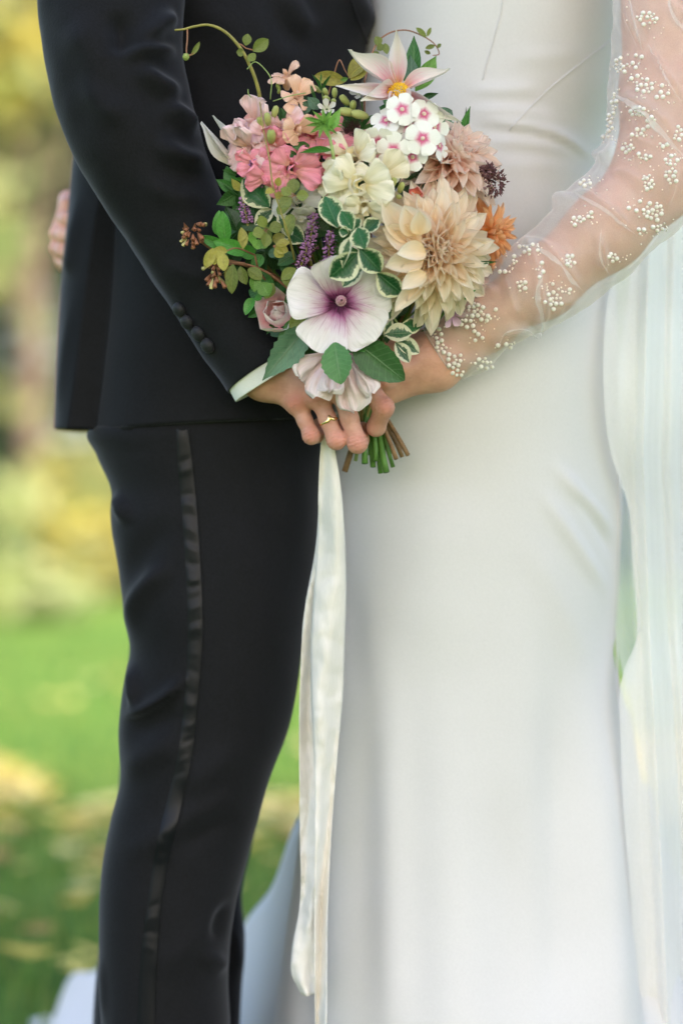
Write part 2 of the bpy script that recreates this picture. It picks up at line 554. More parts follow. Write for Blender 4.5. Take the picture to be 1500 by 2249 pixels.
scatter('fallen_leaves', 'yellow and brown autumn leaves scattered over the lawn', 'leaves', lm, 5200, litter_area, 0.045, 'leaf')

# ---- trees and shrubs at the edge of the lawn
bark = plain_mat('bark', (0.16, 0.11, 0.08), 0.9, 0.4, 8, bstr=0.8)
def foliage(name, c): return plain_mat(name, c, 0.6, 0.35, 1.5, trans=0.4)
fol = {'yellow': [foliage('leaf_y1', (0.385, 0.326, 0.067)), foliage('leaf_y2', (0.340, 0.340, 0.133)), foliage('leaf_y3', (0.178, 0.222, 0.067))],
       'green': [foliage('leaf_g1', (0.074, 0.148, 0.037)), foliage('leaf_g2', (0.118, 0.207, 0.052)), foliage('leaf_g3', (0.207, 0.281, 0.074))],
       'pale': [foliage('leaf_p1', (0.311, 0.340, 0.148)), foliage('leaf_p2', (0.252, 0.296, 0.089)), foliage('leaf_p3', (0.414, 0.385, 0.178))],
       'dark': [foliage('leaf_d1', (0.037, 0.081, 0.037)), foliage('leaf_d2', (0.059, 0.118, 0.044)), foliage('leaf_d3', (0.089, 0.148, 0.059))]}
def tree(name, label, cat, x, y, h, cr, cz, kind, n, seed, group, leaf=0.16, rx=1.0):
    r = random.Random(seed)
    t = thing(name, label, cat, (x, y, 0), group)
    base = Vector((x, y, -0.05))
    tips = []
    V = []; 
    # trunk and limbs in one mesh
    bm = bmesh.new()
    def limb(a, b, r0, r1, n_=6):
        me = tube_mesh('tmp', [a.lerp(b, k / 4) + Vector((r.uniform(-1, 1), r.uniform(-1, 1), 0)) * r0 * 0.5 * (0 < k < 4) for k in range(5)], [r0 + (r1 - r0) * k / 4 for k in range(5)], n_)
        bm.from_mesh(me); bpy.data.meshes.remove(me)
    top = Vector((x + r.uniform(-.2, .2), y, cz))
    tr = 0.022 * h
    limb(base, top, tr, tr * 0.5, 10)
    for k in range(9):
        a = base.lerp(top, r.uniform(0.35, 1.0)); an = r.uniform(0, 6.28)
        b = top + Vector((math.cos(an) * cr * rx * r.uniform(.4, .85), math.sin(an) * cr * r.uniform(.4, .85), r.uniform(-.5, .9) * (h - cz)))
        limb(a, b, tr * 0.35, tr * 0.08, 6); tips.append(b)
    me = bpy.data.meshes.new('trunk'); bm.to_mesh(me); bm.free(); me.materials.append(bark)
    obj('trunk', me, t)
    # crown: clumps of leaves round many points of an uneven ellipsoid
    VV, FF, MI = [], [], []
    ncl = max(10, n // 45)
    for c_ in range(ncl):
        while True:
            q = Vector((r.uniform(-1, 1), r.uniform(-1, 1), r.uniform(-1, 1)))
            if q.length < 1: break
        q = q.normalized() * (q.length**0.5)
        f = 0.8 + 0.35 * noise.noise(q * 1.7 + Vector((seed, 0, 0)))
        ctr = Vector((x + q.x * cr * rx * f, y + q.y * cr * f, cz + q.z * (h - cz) * f))
        rad = r.uniform(0.09, 0.2) * cr + leaf
        mi = r.choice([0, 0, 1, 1, 2])
        for _ in range(n // ncl):
            p = ctr + Vector((r.gauss(0, 1), r.gauss(0, 1), r.gauss(0, .8))) * rad * 0.6
            if p.z < 0.05: continue
            s = leaf * r.uniform(0.5, 1.2)
            a1 = Vector((r.gauss(0, 1), r.gauss(0, 1), r.gauss(0, 1))).normalized(); a2 = a1.orthogonal().normalized()
            b0 = len(VV)
            VV += [p - a1 * s, p - a2 * s * .45, p + a1 * s, p + a2 * s * .45]
            FF.append((b0, b0 + 1, b0 + 2, b0 + 3)); MI.append(mi if r.random() < .75 else r.randrange(3))
    me = make_mesh('crown', VV, FF, None, False)
    for mm in fol[kind]: me.materials.append(mm)
    me.polygons.foreach_set('material_index', MI)
    obj('crown', me, t)
# unseen tree added behind the photographer to keep direct sun off the couple
shade = Vector((.15, .05, .70)) + sd * 6.8
tree('added_shade_tree', 'unseen leafy tree added behind the photographer to shade the couple', 'tree', shade.x, shade.y, shade.z + 1.55, 2.75, shade.z, 'dark', 14000, 77, None, .30)
EDGE = 'trees along the far edge of the lawn'
TREES = [
 ('leafy_tree', 'pale green tree left of the slim pale tree, outside the picture edge', 'tree', -6.0, 28, 7.5, 2.0, 4.4, 'pale', 2400, 31),
 ('leafy_tree', 'full green tree further left than the pale ones', 'tree', -8.4, 28, 8.0, 2.2, 4.4, 'green', 2400, 32),
 ('autumn_tree', 'yellow tree right of the bride, hidden by her veil', 'tree', 5.2, 29, 7.0, 2.0, 4.0, 'yellow', 1800, 33),
 ('autumn_tree', 'second yellow autumn tree at the left, higher than the first', 'tree', -3.0, 27, 7.0, 1.1, 5.4, 'yellow', 700, 21),
 ('leafy_tree', 'slim pale tree between the yellow trees at the left', 'tree', -4.0, 27, 6.6, 1.0, 4.6, 'pale', 1200, 22),
 ('autumn_tree', 'yellow-leaved autumn tree beside the groom, low branches', 'tree', -3.75, 24, 4.2, 1.0, 2.3, 'yellow', 900, 1),
 ('leafy_tree', 'pale olive tree with high crown at the upper left', 'tree', -4.2, 32, 10.5, 3.0, 6.6, 'pale', 4200, 2),
 ('leafy_tree', 'green tree half hidden behind the groom', 'tree', -1.6, 33, 8.5, 2.6, 4.6, 'green', 4200, 3),
 ('leafy_tree', 'dark green tree behind the yellow autumn tree', 'tree', -3.3, 29, 5.6, 1.7, 3.3, 'dark', 2000, 4),
 ('leafy_tree', 'tall green tree hidden behind the bride', 'tree', 2.6, 34, 9.5, 3.0, 5.4, 'green', 3000, 5),
 ('leafy_tree', 'pale tree hidden behind the bride\'s veil', 'tree', 6.8, 36, 9.0, 3.0, 5.2, 'pale', 2400, 6),
 ('leafy_tree', 'green tree standing out of view at the left', 'tree', -8.0, 35, 10.0, 3.2, 5.8, 'green', 2600, 7),
 ('autumn_tree', 'yellow tree standing out of view at the far left', 'tree', -11.5, 33, 7.5, 2.6, 4.4, 'yellow', 2000, 8),
 ('leafy_tree', 'dark tree standing out of view at the right', 'tree', 11.0, 36, 10.5, 3.4, 6.0, 'dark', 2200, 9),
 ('leafy_tree', 'tall dark tree closing the gap between the trees', 'tree', 0.4, 46, 14.0, 4.6, 8.0, 'dark', 3600, 10),
 ('leafy_tree', 'tall pale tree rising behind the upper left', 'tree', -6.5, 46, 15.0, 4.6, 9.5, 'pale', 4200, 11),
]
for (nm, lb, ct, x, y, h, cr, cz, kd, n, sd_) in TREES: tree(nm, lb, ct, x, y, h, cr, cz, kd, n, sd_, EDGE, 0.2)
SHRUBS = [(-7.2, 27, 1.8, 1.8, 'dark', 'dark shrub between the outer trees at the left'), (-5.0, 26, 1.3, 1.3, 'pale', 'pale shrub left of the yellow tree\'s foot'), (7.0, 29, 2.0, 2.0, 'green', 'green shrub at the right end of the lawn edge'), (-2.5, 17, .35, .6, 'pale', 'low pale clump of grass at the lawn edge by the groom\'s hip'), (-3.0, 19, .5, .7, 'dark', 'small dark shrub low at the lawn edge'), (-2.45, 26, 1.4, .6, 'yellow', 'rusty yellow bush beside the groom\'s back'), (-2.9, 24, .9, .9, 'pale', 'low pale shrub at the lawn edge below the yellow tree'), (-3.9, 21, .55, .8, 'green', 'low green tuft on the lawn in front of the shrubs'), (-2.0, 22, .7, .7, 'yellow', 'low yellowing shrub beside the groom\'s thigh'), (-3.6, 30, 1.6, 1.5, 'green', 'round green shrub at the lawn edge left of the groom'), (-2.2, 31, 1.5, 1.2, 'pale', 'pale shrub at the lawn edge just behind the groom\'s leg'),
          (-5.6, 31, 2.2, 1.6, 'dark', 'dark shrub at the left end of the lawn edge'), (0.6, 33, 1.9, 1.8, 'green', 'wide green shrub hidden behind the couple'), (4.2, 33, 2.0, 1.7, 'dark', 'dark shrub hidden behind the veil')]
for i, (x, y, h, cr, kd, lb) in enumerate(SHRUBS): tree('garden_shrub', lb, 'shrub', x, y, h, cr, h * 0.45, kd, 1500, 40 + i, 'shrubs at the lawn edge', 0.13, 1.2)

# ================================================================== the couple
suit = cloth_mat('black_wool', (0.0045, 0.0046, 0.0064), 0.78, 0.2, (0.80, 0.84, 1.0), 400, 0.6, 0.34, 0.22)
satin = cloth_mat('black_satin', (0.0045, 0.005, 0.008), 0.38, 0.02, (0.7, 0.8, 1.0), 900, 0.08, 0.05, 0.22)
crepe = cloth_mat('ivory_crepe', (0.655, 0.64, 0.65), 0.52, 0.12, (1, 1, 1), 520, 0.22, 0.022, 0.35)
shirt = cloth_mat('white_shirt', (0.78, 0.78, 0.76), 0.8, 0.1, (1, 1, 1), 900, 0.3, 0.03)
silk = cloth_mat('white_silk', (0.78, 0.745, 0.70), 0.72, 0.15, (1, 1, 1), 500, 0.35, 0.03, 0.3, stretch=(1, 1, 0.15))

def tulle_mat(name, dens, tint=(0.9, 0.9, 0.88), sheen=0.12, tl_share=0.5):
    m = bpy.data.materials.new(name); m.use_nodes = True; nt = m.node_tree
    nt.nodes.remove(nt.nodes['Principled BSDF'])
    out = [n for n in nt.nodes if n.type == 'OUTPUT_MATERIAL'][0]
    tr = nd(nt, 'ShaderNodeBsdfTransparent'); di = nd(nt, 'ShaderNodeBsdfDiffuse'); tl = nd(nt, 'ShaderNodeBsdfTranslucent')
    sh = nd(nt, 'ShaderNodeBsdfSheen')
    di.inputs[0].default_value = tint + (1,); tl.inputs[0].default_value = tint + (1,)
    sh.inputs[0].default_value = (sheen, sheen, sheen, 1); sh.inputs[1].default_value = 0.35
    m1 = nd(nt, 'ShaderNodeMixShader'); m1.inputs[0].default_value = tl_share
    nt.links.new(di.outputs[0], m1.inputs[1]); nt.links.new(tl.outputs[0], m1.inputs[2])
    n = tex_noise(nt, 1100, 2, 0.6); n2 = tex_noise(nt, 11, 3, 0.6, stretch=(1, 1, .35))
    f = ramp(nt, mth(nt, 'ADD', mth(nt, 'MULTIPLY', n, 0.6), mth(nt, 'MULTIPLY', n2, 0.4)), [(0.3, (dens * 0.85,) * 3), (0.7, (min(1, dens * 1.15),) * 3)])
    m2 = nd(nt, 'ShaderNodeMixShader'); nt.links.new(f, m2.inputs[0])
    nt.links.new(tr.outputs[0], m2.inputs[1]); nt.links.new(m1.outputs[0], m2.inputs[2])
    ad = nd(nt, 'ShaderNodeAddShader'); nt.links.new(m2.outputs[0], ad.inputs[0]); nt.links.new(sh.outputs[0], ad.inputs[1])
    nt.links.new(ad.outputs[0], out.inputs[0])
    return m

def bvh_of(V, F): return BVHTree.FromPolygons([tuple(v) for v in V], [tuple(int(i) for i in f) for f in F])
def hit(bvh, px, py, off=0.0):
    d = (P(px, py) - CAM).normalized()
    h = bvh.ray_cast(CAM, d)
    if h[0] is None: return None, None
    n = h[1] if h[1].dot(d) < 0 else -h[1]
    return h[0] + n * off, n

groom = thing('person', 'person in black tuxedo with satin trouser stripe, seen from shoulder to knee', 'person', P(440, 2640, 0.2) * Vector((1, 1, 0)).x if False else Vector((-0.15, 0.2, 0)))

# ---- jacket body
jrows = [(-440, 215, 720, .23, .165), (-200, 190, 800, .23, .172), (0, 182, 824, .23, .178), (60, 182, 829, .23, .178), (150, 186, 806, .23, .176), (300, 200, 785, .225, .172),
         (430, 232, 765, .22, .17), (600, 232, 742, .22, .168), (780, 214, 722, .22, .168), (945, 192, 712, .22, .17)]
jcr = [([(560, 20), (600, 140), (690, 250)], 0.0087, 45), ([(720, -40), (790, 60), (820, 110)], 0.0116, 30), ([(620, 0), (660, 90), (700, 130)], 0.0087, 34, 'wave'),
       ([(430, 60), (520, 130), (560, 240)], 0.0087, 40), ([(560, 880), (640, 900), (700, 915)], 0.0043, 14)]
V, F, U = loft(jrows, 190, 150, 2.5, jcr, 0.004, 7, 1.0, hem=(700, [140, 250, 420, 640, 720], [-3, 4, -6, -17, -22]))
V, F, U = rim(V, F, U, 150)
jacket = obj('jacket', make_mesh('jacket', V, F, U, True, suit), groom)
jbvh = bvh_of(V, F)
# rear half of the jacket behind the open vent
vrows = [(250, 190, 480, .28, .10), (330, 165, 480, .28, .10), (460, 150, 480, .28, .10), (600, 137, 480, .28, .10), (750, 128, 480, .28, .10), (944, 121, 480, .28, .105)]
vcr = [([(185, 420), (165, 560), (150, 620)], .006, 16), ([(170, 640), (150, 800), (135, 920)], .003, 12)]
V, F, U = loft(vrows, 90, 90, 2.2, vcr, .003, 8, 4.0)
V, F, U = rim(V, F, U, 90)
obj('vent_flap', make_mesh('vent_flap', V, F, U, True, suit), jacket)

# near panel of the vent, its edge hanging free
JR = np.array(jrows)
def jy(x, py):
    xl, xr, yc, hy = [np.interp(py, JR[:, 0], JR[:, c]) for c in (1, 2, 3, 4)]
    u = min(.90, abs((x - (xl + xr) / 2) / ((xr - xl) / 2)))
    return yc - hy * (1 - u**2.5)**(1 / 2.5)
VV, UU = [], []
for i, r_ in enumerate(interp_rows([(400, 222, 345), (470, 209, 345), (600, 190, 340), (750, 171, 335), (870, 157, 330), (943, 147, 325)], 60)):
    for j in range(16):
        t = j / 15; x = r_[1] + (r_[2] - r_[1]) * t
        yy = r_[0] + np.interp(x, [140, 250, 345], [-2, 4, -2]) * (i / 59)**2
        VV.append(P(x, yy, jy(x, min(yy, 944)) - .010 + .004 * t + .012 * max(0, t - .75) * 4)); UU.append((t, i / 59))
vp = obj('vent_panel', make_mesh('vent_panel', VV, grid_faces(60, 16), UU, True, suit), jacket)
md_ = vp.modifiers.new('thickness', 'SOLIDIFY'); md_.thickness = .0018; md_.offset = 0
# ---- jacket sleeve
spts = [(252, -430, .06, 128, .062), (250, -160, .045, 158, .07), (247, 0, .03, 160, .068), (258, 150, .015, 151, .066), (298, 292, .004, 140, .062), (368, 450, .012, 120, .055),
        (450, 590, .010, 110, .05), (530, 720, .004, 103, .047), (585, 810, .0, 98, .045)]
scr = [([(300, 120), (345, 60), (395, 30)], 0.0159, 22), ([(262, 118), (330, 118), (400, 112)], 0.0130, 18), ([(285, 135), (350, 185), (410, 215)], 0.0130, 20),
       ([(250, 20), (268, 80), (262, 130)], -0.0116, 22), ([(350, 225), (400, 255), (445, 300)], 0.0145, 20), ([(330, 300), (400, 345), (470, 360)], 0.0116, 22), ([(180, 150), (230, 230), (300, 270)], 0.0072, 30),
       ([(150, 40), (200, 110), (225, 200)], 0.0072, 40), ([(300, 380), (380, 430), (470, 440)], 0.0058, 26), ([(240, 420), (330, 560), (420, 700)], 0.0043, 30), ([(360, 560), (420, 600), (480, 610)], 0.0043, 24)]
V, F, U = sweep(spts, 210, 96, scr, .004, 9, 2.0)
V, F, U = list(V), F, list(U)
n_ = 96
lastc = np.mean(V[-n_:], axis=0); base_i = len(V) - n_
axis_dir = np.array(P(585, 810) - P(530, 720)); axis_dir /= np.linalg.norm(axis_dir)
for q, (ins, back) in enumerate(((.004, -.0006), (.0045, .03))):
    ring = [v - (v - lastc) / np.linalg.norm(v - lastc) * ins - axis_dir * back for v in V[base_i:base_i + n_]]
    for j in range(n_):
        k_ = (j + 1) % n_
        F.append((base_i + q * n_ + j, base_i + q * n_ + k_, base_i + (q + 1) * n_ + k_, base_i + (q + 1) * n_ + j))
    V += ring; U += [(0, 1)] * n_
V = np.array(V)
sleeve = obj('sleeve', make_mesh('sleeve', V, F, U, True, suit), jacket)
sbvh = bvh_of(V, F)
# covered sleeve buttons: domed caps
def dome_mesh(name, r, h, mat, n=20, m=7):
    VV, FF = [], []
    for i in range(m):
        a = math.pi / 2 * i / (m - 1)
        for j in range(n):
            t = 2 * math.pi * j / n
            VV.append((r * math.sin(a) * math.cos(t), r * math.sin(a) * math.sin(t), h * math.cos(a)))
    for j in range(n): VV.append((0.8 * r * math.cos(2 * math.pi * j / n), .8 * r * math.sin(2 * math.pi * j / n), -0.0016))
    return make_mesh(name, VV, grid_faces(m + 1, n, True), None, True, mat)
btn = dome_mesh('button', 18 * S, .0062, cloth_mat('button_cloth', (.012, .012, .015), .6, .12, (.8, .85, 1), 700, .3, .1, .35))
for (bx, by) in ((397, 679), (414, 706), (438, 732), (459, 758)):
    p, n = hit(sbvh, bx, by, .0012)
    if p is None: p, n = P(bx, by, -.045), Vector((0, -1, 0))
    obj('button', btn, jacket, Matrix.Translation(p) @ n.to_track_quat('Z', 'Y').to_matrix().to_4x4())

# ---- shirt cuff
V, F, U = sweep([(548, 749, .0, 92, .041), (585, 810, .0, 93, .0415), (599, 833, .0, 94, .042)], 24, 72, [], .0008, 20, 3.0)
Vl = list(V); F = list(F); Ul = list(U); b0 = len(Vl) - 72; lc = np.mean(Vl[-72:], axis=0)
for q, (ins, back) in enumerate(((.0022, -.0003), (.003, .02))):
    Vl += [v - (v - lc) / np.linalg.norm(v - lc) * ins - axis_dir * back for v in Vl[b0:b0 + 72]]; Ul += [(0, 1)] * 72
    for j in range(72):
        k_ = (j + 1) % 72
        F.append((b0 + q * 72 + j, b0 + q * 72 + k_, b0 + (q + 1) * 72 + k_, b0 + (q + 1) * 72 + j))
obj('shirt_cuff', make_mesh('shirt_cuff', Vl, F, Ul, True, shirt), groom)

# ---- trousers: near leg, far leg
lrows = [(880, 270, 690, .15, .088), (915, 240, 700, .15, .092), (945, 196, 706, .15, .095), (1000, 214, 701, .15, .096), (1080, 248, 699, .148, .094), (1130, 246, 697, .146, .093), (1240, 263, 690, .143, .092), (1350, 280, 672, .14, .09),
         (1430, 291, 663, .14, .088), (1500, 277, 657, .14, .086), (1600, 265, 640, .14, .083), (1720, 267, 597, .14, .08), (1800, 246, 574, .14, .078), (1900, 228, 543, .14, .076), (1950, 224, 528, .14, .076),
         (2060, 222, 506, .14, .075), (2150, 222, 500, .14, .074), (2249, 222, 505, .14, .074), (2450, 232, 500, .14, .074), (2625, 240, 495, .14, .074)]
lcr = [([(250, 1090), (275, 1110), (290, 1160)], 0.0090, 16), ([(285, 1290), (320, 1220), (400, 1130)], -0.0054, 30), ([(290, 1420), (300, 1340), (345, 1270), (400, 1240)], 0.0090, 20),
       ([(292, 1440), (305, 1500), (310, 1560)], 0.0090, 12), ([(268, 1575), (330, 1555), (395, 1510), (420, 1470)], 0.0108, 15, 'fold'), ([(280, 1610), (350, 1580), (420, 1540)], -0.0054, 22),
       ([(270, 1700), (340, 1650), (430, 1600)], 0.0054, 28), ([(400, 1720), (470, 1680), (560, 1600)], 0.0045, 34), ([(270, 1880), (350, 1830), (450, 1770), (560, 1720)], 0.0054, 30), ([(380, 1860), (450, 1810), (540, 1780)], -0.0045, 26),
       ([(520, 1960), (485, 2010), (480, 2060)], -0.0072, 16), ([(440, 2060), (480, 2100), (510, 2120)], 0.0072, 18), ([(340, 2120), (420, 2060), (500, 1990)], 0.0036, 30),
       ([(620, 1000), (660, 1100), (650, 1250)], 0.0036, 40), ([(560, 960), (600, 1080), (600, 1200)], -0.0027, 34), ([(228, 2080), (232, 2160), (228, 2249)], 0.0036, 10), ([(480, 1100), (560, 1300), (600, 1480)], 0.0027, 50)]
V, F, U = loft(lrows, 300, 130, 2.15, lcr, .006, 8, 6.0)
tbvh = bvh_of(V, F)
frows = [(900, 260, 690, .33, .09), (1200, 290, 640, .33, .09), (1600, 270, 600, .33, .085), (1880, 250, 548, .33, .08), (1960, 240, 531, .33, .08), (2060, 226, 536, .33, .08), (2130, 217, 531, .33, .08), (2249, 207, 523, .33, .08), (2450, 208, 515, .33, .08), (2520, 210, 510, .33, .08)]
fcr = [([(500, 2000), (520, 2080), (525, 2160)], .006, 16)]
V2, F2, U2 = loft(frows, 140, 80, 2.1, fcr, .006, 8, 12.0)
F2 = [tuple(i + len(V) for i in f) for f in F2]
trousers = obj('trousers', make_mesh('trousers', np.concatenate([V, V2]), list(F) + F2, np.concatenate([U, U2]), True, suit), groom)

# satin side stripe sewn on the near leg, rumpled across
st = [(941, 388, 413), (1000, 390, 420), (1100, 398, 431), (1250, 408, 441), (1400, 413, 445), (1540, 405, 434), (1650, 391, 424), (1760, 368, 400), (1880, 340, 372), (2000, 322, 353), (2100, 311, 345), (2249, 302, 340), (2420, 296, 338)]
R = interp_rows(st, 330)
marks = [(1010, -1), (1035, 1), (1090, -1), (1112, 1), (1135, -1.0), (1165, 1), (1190, -.7), (1205, 1), (1235, -1.4), (1270, 1), (1285, -1), (1310, -.8), (1335, 1), (1365, -.8), (1385, .9), (1410, -.6), (1440, .6), (1475, -.8), (1520, -.7),
         (1545, 1), (1590, 1), (1625, -1), (1670, .8), (1700, -.7), (1840, -1.0), (1880, .9), (1990, -.8), (2020, .9), (2050, -1), (2085, .7)]
V, U = [], []; nc = 9
for r_ in R:
    w = sum(a * math.exp(-((r_[0] - m_) / 9.0)**2) for m_, a in marks)
    for j in range(nc):
        t = j / (nc - 1)
        p, n = hit(tbvh, r_[1] + (r_[2] - r_[1]) * t, r_[0] + 5 * math.sin(t * 3 + r_[0] * .02), 0.0)
        p = p if p is not None else P(r_[1], r_[0], .06)
        V.append(p + Vector((0, -1, 0)) * (.0004 + (.0010 + .0012 * w * .5) * (math.sin(math.pi * t)**.4 if 0 < t < 1 else 0)))
        U.append((t, r_[0] / 2400))
obj('satin_stripe', make_mesh('satin_stripe', V, grid_faces(len(R), nc), U, True, satin), trousers)
pts = []
for r_ in R[::3]:
    p, n = hit(tbvh, r_[2] + 3, r_[0], .0003)
    if p is not None: pts.append(p)
obj('side_seam', tube_mesh('side_seam', pts, .0005, 6, suit), trousers)
jp = []
for k in range(60):
    t = k / 59; x = 160 + t * 520
    p, n = hit(jbvh, x, np.interp(x, [140, 250, 420, 640, 720], [933, 939, 929, 918, 912]), .0002)
    if p is not None: jp.append(p)
if len(jp) > 4: obj('hem_stitching', tube_mesh('hem_stitching', jp, .0006, 5, suit), jacket)
# covered front of the jacket: its overlapping edge near the chest
fe = []
for (x, y) in spath([(700, -300), (735, -120), (770, 0), (800, 80), (812, 120), (805, 220), (790, 320), (760, 520)], 40):
    p, n = hit(jbvh, x, y, .0004)
    if p is not None: fe.append(p)
if len(fe) > 4: obj('front_edge', tube_mesh('front_edge', fe, .0016, 6, suit), jacket)

# ---------------------------------------------------------------- the bride's clothes
bride = thing('person', 'person in ivory wedding dress with sheer pearl-beaded sleeve and long veil', 'person', Vector((0.15, 0.3, 0)))
drows = [(-440, 900, 1330, .22, .14), (-200, 840, 1365, .22, .155), (0, 800, 1388, .22, .16), (200, 785, 1372, .22, .155), (330, 765, 1340, .22, .152), (450, 745, 1338, .22, .155), (600, 728, 1348, .225, .165), (800, 710, 1356, .23, .176),
         (1000, 698, 1360, .235, .18), (1150, 690, 1364, .235, .18), (1300, 682, 1358, .235, .178), (1450, 675, 1348, .235, .175), (1600, 668, 1366, .24, .176), (1750, 660, 1398, .25, .184), (1850, 655, 1420, .26, .195),
         (2000, 636, 1452, .28, .22), (2249, 600, 1520, .32, .28), (2450, 560, 1570, .36, .34), (2565, 540, 1600, .38, .37)]
dcr = [([(806, 1400), (803, 1700), (800, 2000), (800, 2400)], -.003, 44), ([(850, 1300), (856, 1900), (860, 2400)], .008, 40), ([(740, 1250), (735, 1900), (730, 2400)], .006, 40), ([(690, 1650), (680, 2000), (670, 2400)], -.005, 30),
       ([(965, 1300), (975, 2000), (985, 2400)], .008, 70), ([(1080, 1650), (1100, 2000), (1110, 2400)], -.006, 60), ([(1200, 1250), (1195, 1900), (1180, 2400)], -.008, 46), ([(1290, 1350), (1310, 1900), (1330, 2400)], .013, 44), ([(1365, 1750), (1390, 2000), (1400, 2400)], -.012, 22), ([(1440, 1850), (1460, 2100), (1480, 2400)], .012, 30),
       ([(1000, 240), (1090, 244), (1180, 236)], .0028, 15), ([(1080, 175), (1180, 172), (1280, 150)], .0016, 18), ([(1010, 312), (1100, 316), (1200, 335), (1300, 385)], .006, 13, 'fold'), ([(1000, 288), (1100, 285), (1240, 305)], .0035, 14), ([(1030, 350), (1140, 352), (1260, 372)], .004, 14),
       ([(1040, 400), (1150, 395), (1270, 400)], .0022, 22), ([(1180, 1010), (1260, 1100), (1345, 1190)], .0052, 15), ([(1150, 1060), (1240, 1190), (1340, 1330)], .0045, 16), ([(1230, 1080), (1290, 1150), (1340, 1240)], -.004, 12), ([(1120, 1150), (1200, 1300), (1290, 1500)], .0022, 30), ([(1290, 700), (1340, 760), (1350, 830)], .003, 22),
       ([(770, 1230), (776, 1400), (785, 1560)], -.003, 30), ([(960, 1050), (950, 1250), (945, 1500)], .006, 90), ([(1340, 900), (1352, 1050), (1350, 1250)], .005, 14)]
V, F, U = loft(drows, 330, 190, 2.25, dcr, .003, 4.5, 20.0)
dress = obj('dress', make_mesh('dress', V, F, U, True, crepe), bride)
dbvh = bvh_of(V, F)
for pl in ([(1106, -200), (1103, 0), (1085, 80), (1068, 140), (1060, 175)], [(1350, 82), (1280, 135), (1200, 200), (1130, 272), (1118, 288)], [(1344, 640), (1352, 900), (1356, 1200), (1348, 1450), (1365, 1600), (1400, 1850)]):
    q = []
    for (x, y) in spath(pl, 40):
        p, n = hit(dbvh, x, y, .00015)
        if p is not None: q.append(p)
    if len(q) > 4: obj('seam', tube_mesh('seam', q, .0009, 6, crepe), dress)

# train: the skirt trails away behind the groom's leg to the left and, on the right, towards the back
def train(ridge, front, back, m=70, n=46, seed=0, amp=.02):
    A_ = spath(ridge, m); B_ = spath(front, m); E_ = spath(back, m)
    VV, UU = [], []
    for i in range(m):
        r0, f0, b0 = Vector(A_[i]), Vector(B_[i]), Vector(E_[i])
        for j in range(n):
            t = j / (n - 1)
            if t < .6:
                s = t / .6; p = f0.lerp(r0, s); p.z += (-.25 * math.sin(s * math.pi)) * (r0.z - f0.z)
            else:
                s = (t - .6) / .4; p = r0.lerp(b0, s); p.z -= .2 * math.sin(s * math.pi) * (r0.z - b0.z)
            w = amp * noise.noise(Vector((i * .13 + seed, t * 2.5, seed))) + .6 * amp * math.sin(i * .42 + 2.2 * t + seed) * math.sin(math.pi * min(1, t * 1.2))
            p.z = max(.012, p.z + w * min(1, p.z / .05)); p.y += .8 * w
            VV.append(p); UU.append((t, i / m))
    return make_mesh('train', VV, grid_faces(m, n), UU, True, crepe)
ridge = [P(790, 1640, .25), P(700, 1770, .34), P(648, 1842, .42), P(600, 1925, .50), P(545, 2035, .58), P(470, 2085, .68), P(340, 2096, .82), P(230, 2110, .92), P(165, 2158, 1.0), P(118, 2230, 1.08), P(70, 2350, 1.12)]
front = [Vector((-.02, .10, .01)), Vector((-.06, .12, .01)), Vector((-.10, .16, .012)), Vector((-.14, .22, .012)), Vector((-.18, .28, .012)), Vector((-.22, .36, .012)), Vector((-.28, .46, .012)), Vector((-.33, .55, .012)), Vector((-.37, .66, .012)), Vector((-.40, .8, .012)), Vector((-.42, .95, .012))]
back = [Vector((.1, .55, .2)), Vector((.02, .7, .1)), Vector((-.03, .8, .05)), Vector((-.06, .9, .02)), Vector((-.1, 1.0, .012)), Vector((-.15, 1.08, .012)), Vector((-.22, 1.16, .012)), Vector((-.3, 1.2, .012)), Vector((-.36, 1.22, .012)), Vector((-.4, 1.24, .012)), Vector((-.43, 1.2, .012))]
obj('train', train(ridge, front, back, seed=1.3), dress)

# ---- veil: layered tulle falling down the bride's back
veil_m = tulle_mat('veil_tulle', .68, (.97, .95, .93), .14, .34)
def sheet(rows, m, n, waves, seed, dy=.02):
    R_ = interp_rows(rows, m); VV, UU = [], []
    for i in range(m):
        py, xl, xr, y0, y1 = R_[i]
        for j in range(n):
            t = j / (n - 1)
            y = y0 + (y1 - y0) * t
            for (fq, am, ph, dr) in waves: y += am * math.sin(fq * t * 6.283 + ph + dr * i / m) * min(1, t * 8 + .15)
            y += dy * noise.noise(Vector((t * 6 + seed, i / m * .9, seed)))
            xb = np.interp(py, [-300, 500, 1000, 2560], [1440, 1372, 1352, 1400]) if seed == 3.0 else xl
            x = xb + (xr - xb) * t + (xl - xb) * max(0, 1 - 11 * t)**1.5 + 1.0 * math.sin(i / m * 7 + t * 9 + seed)
            q = P(x, py, y0 + (y1 - y0) * t); q.y = y
            VV.append(q); UU.append((t, i / m))
    return VV, grid_faces(m, n), UU
veil = None
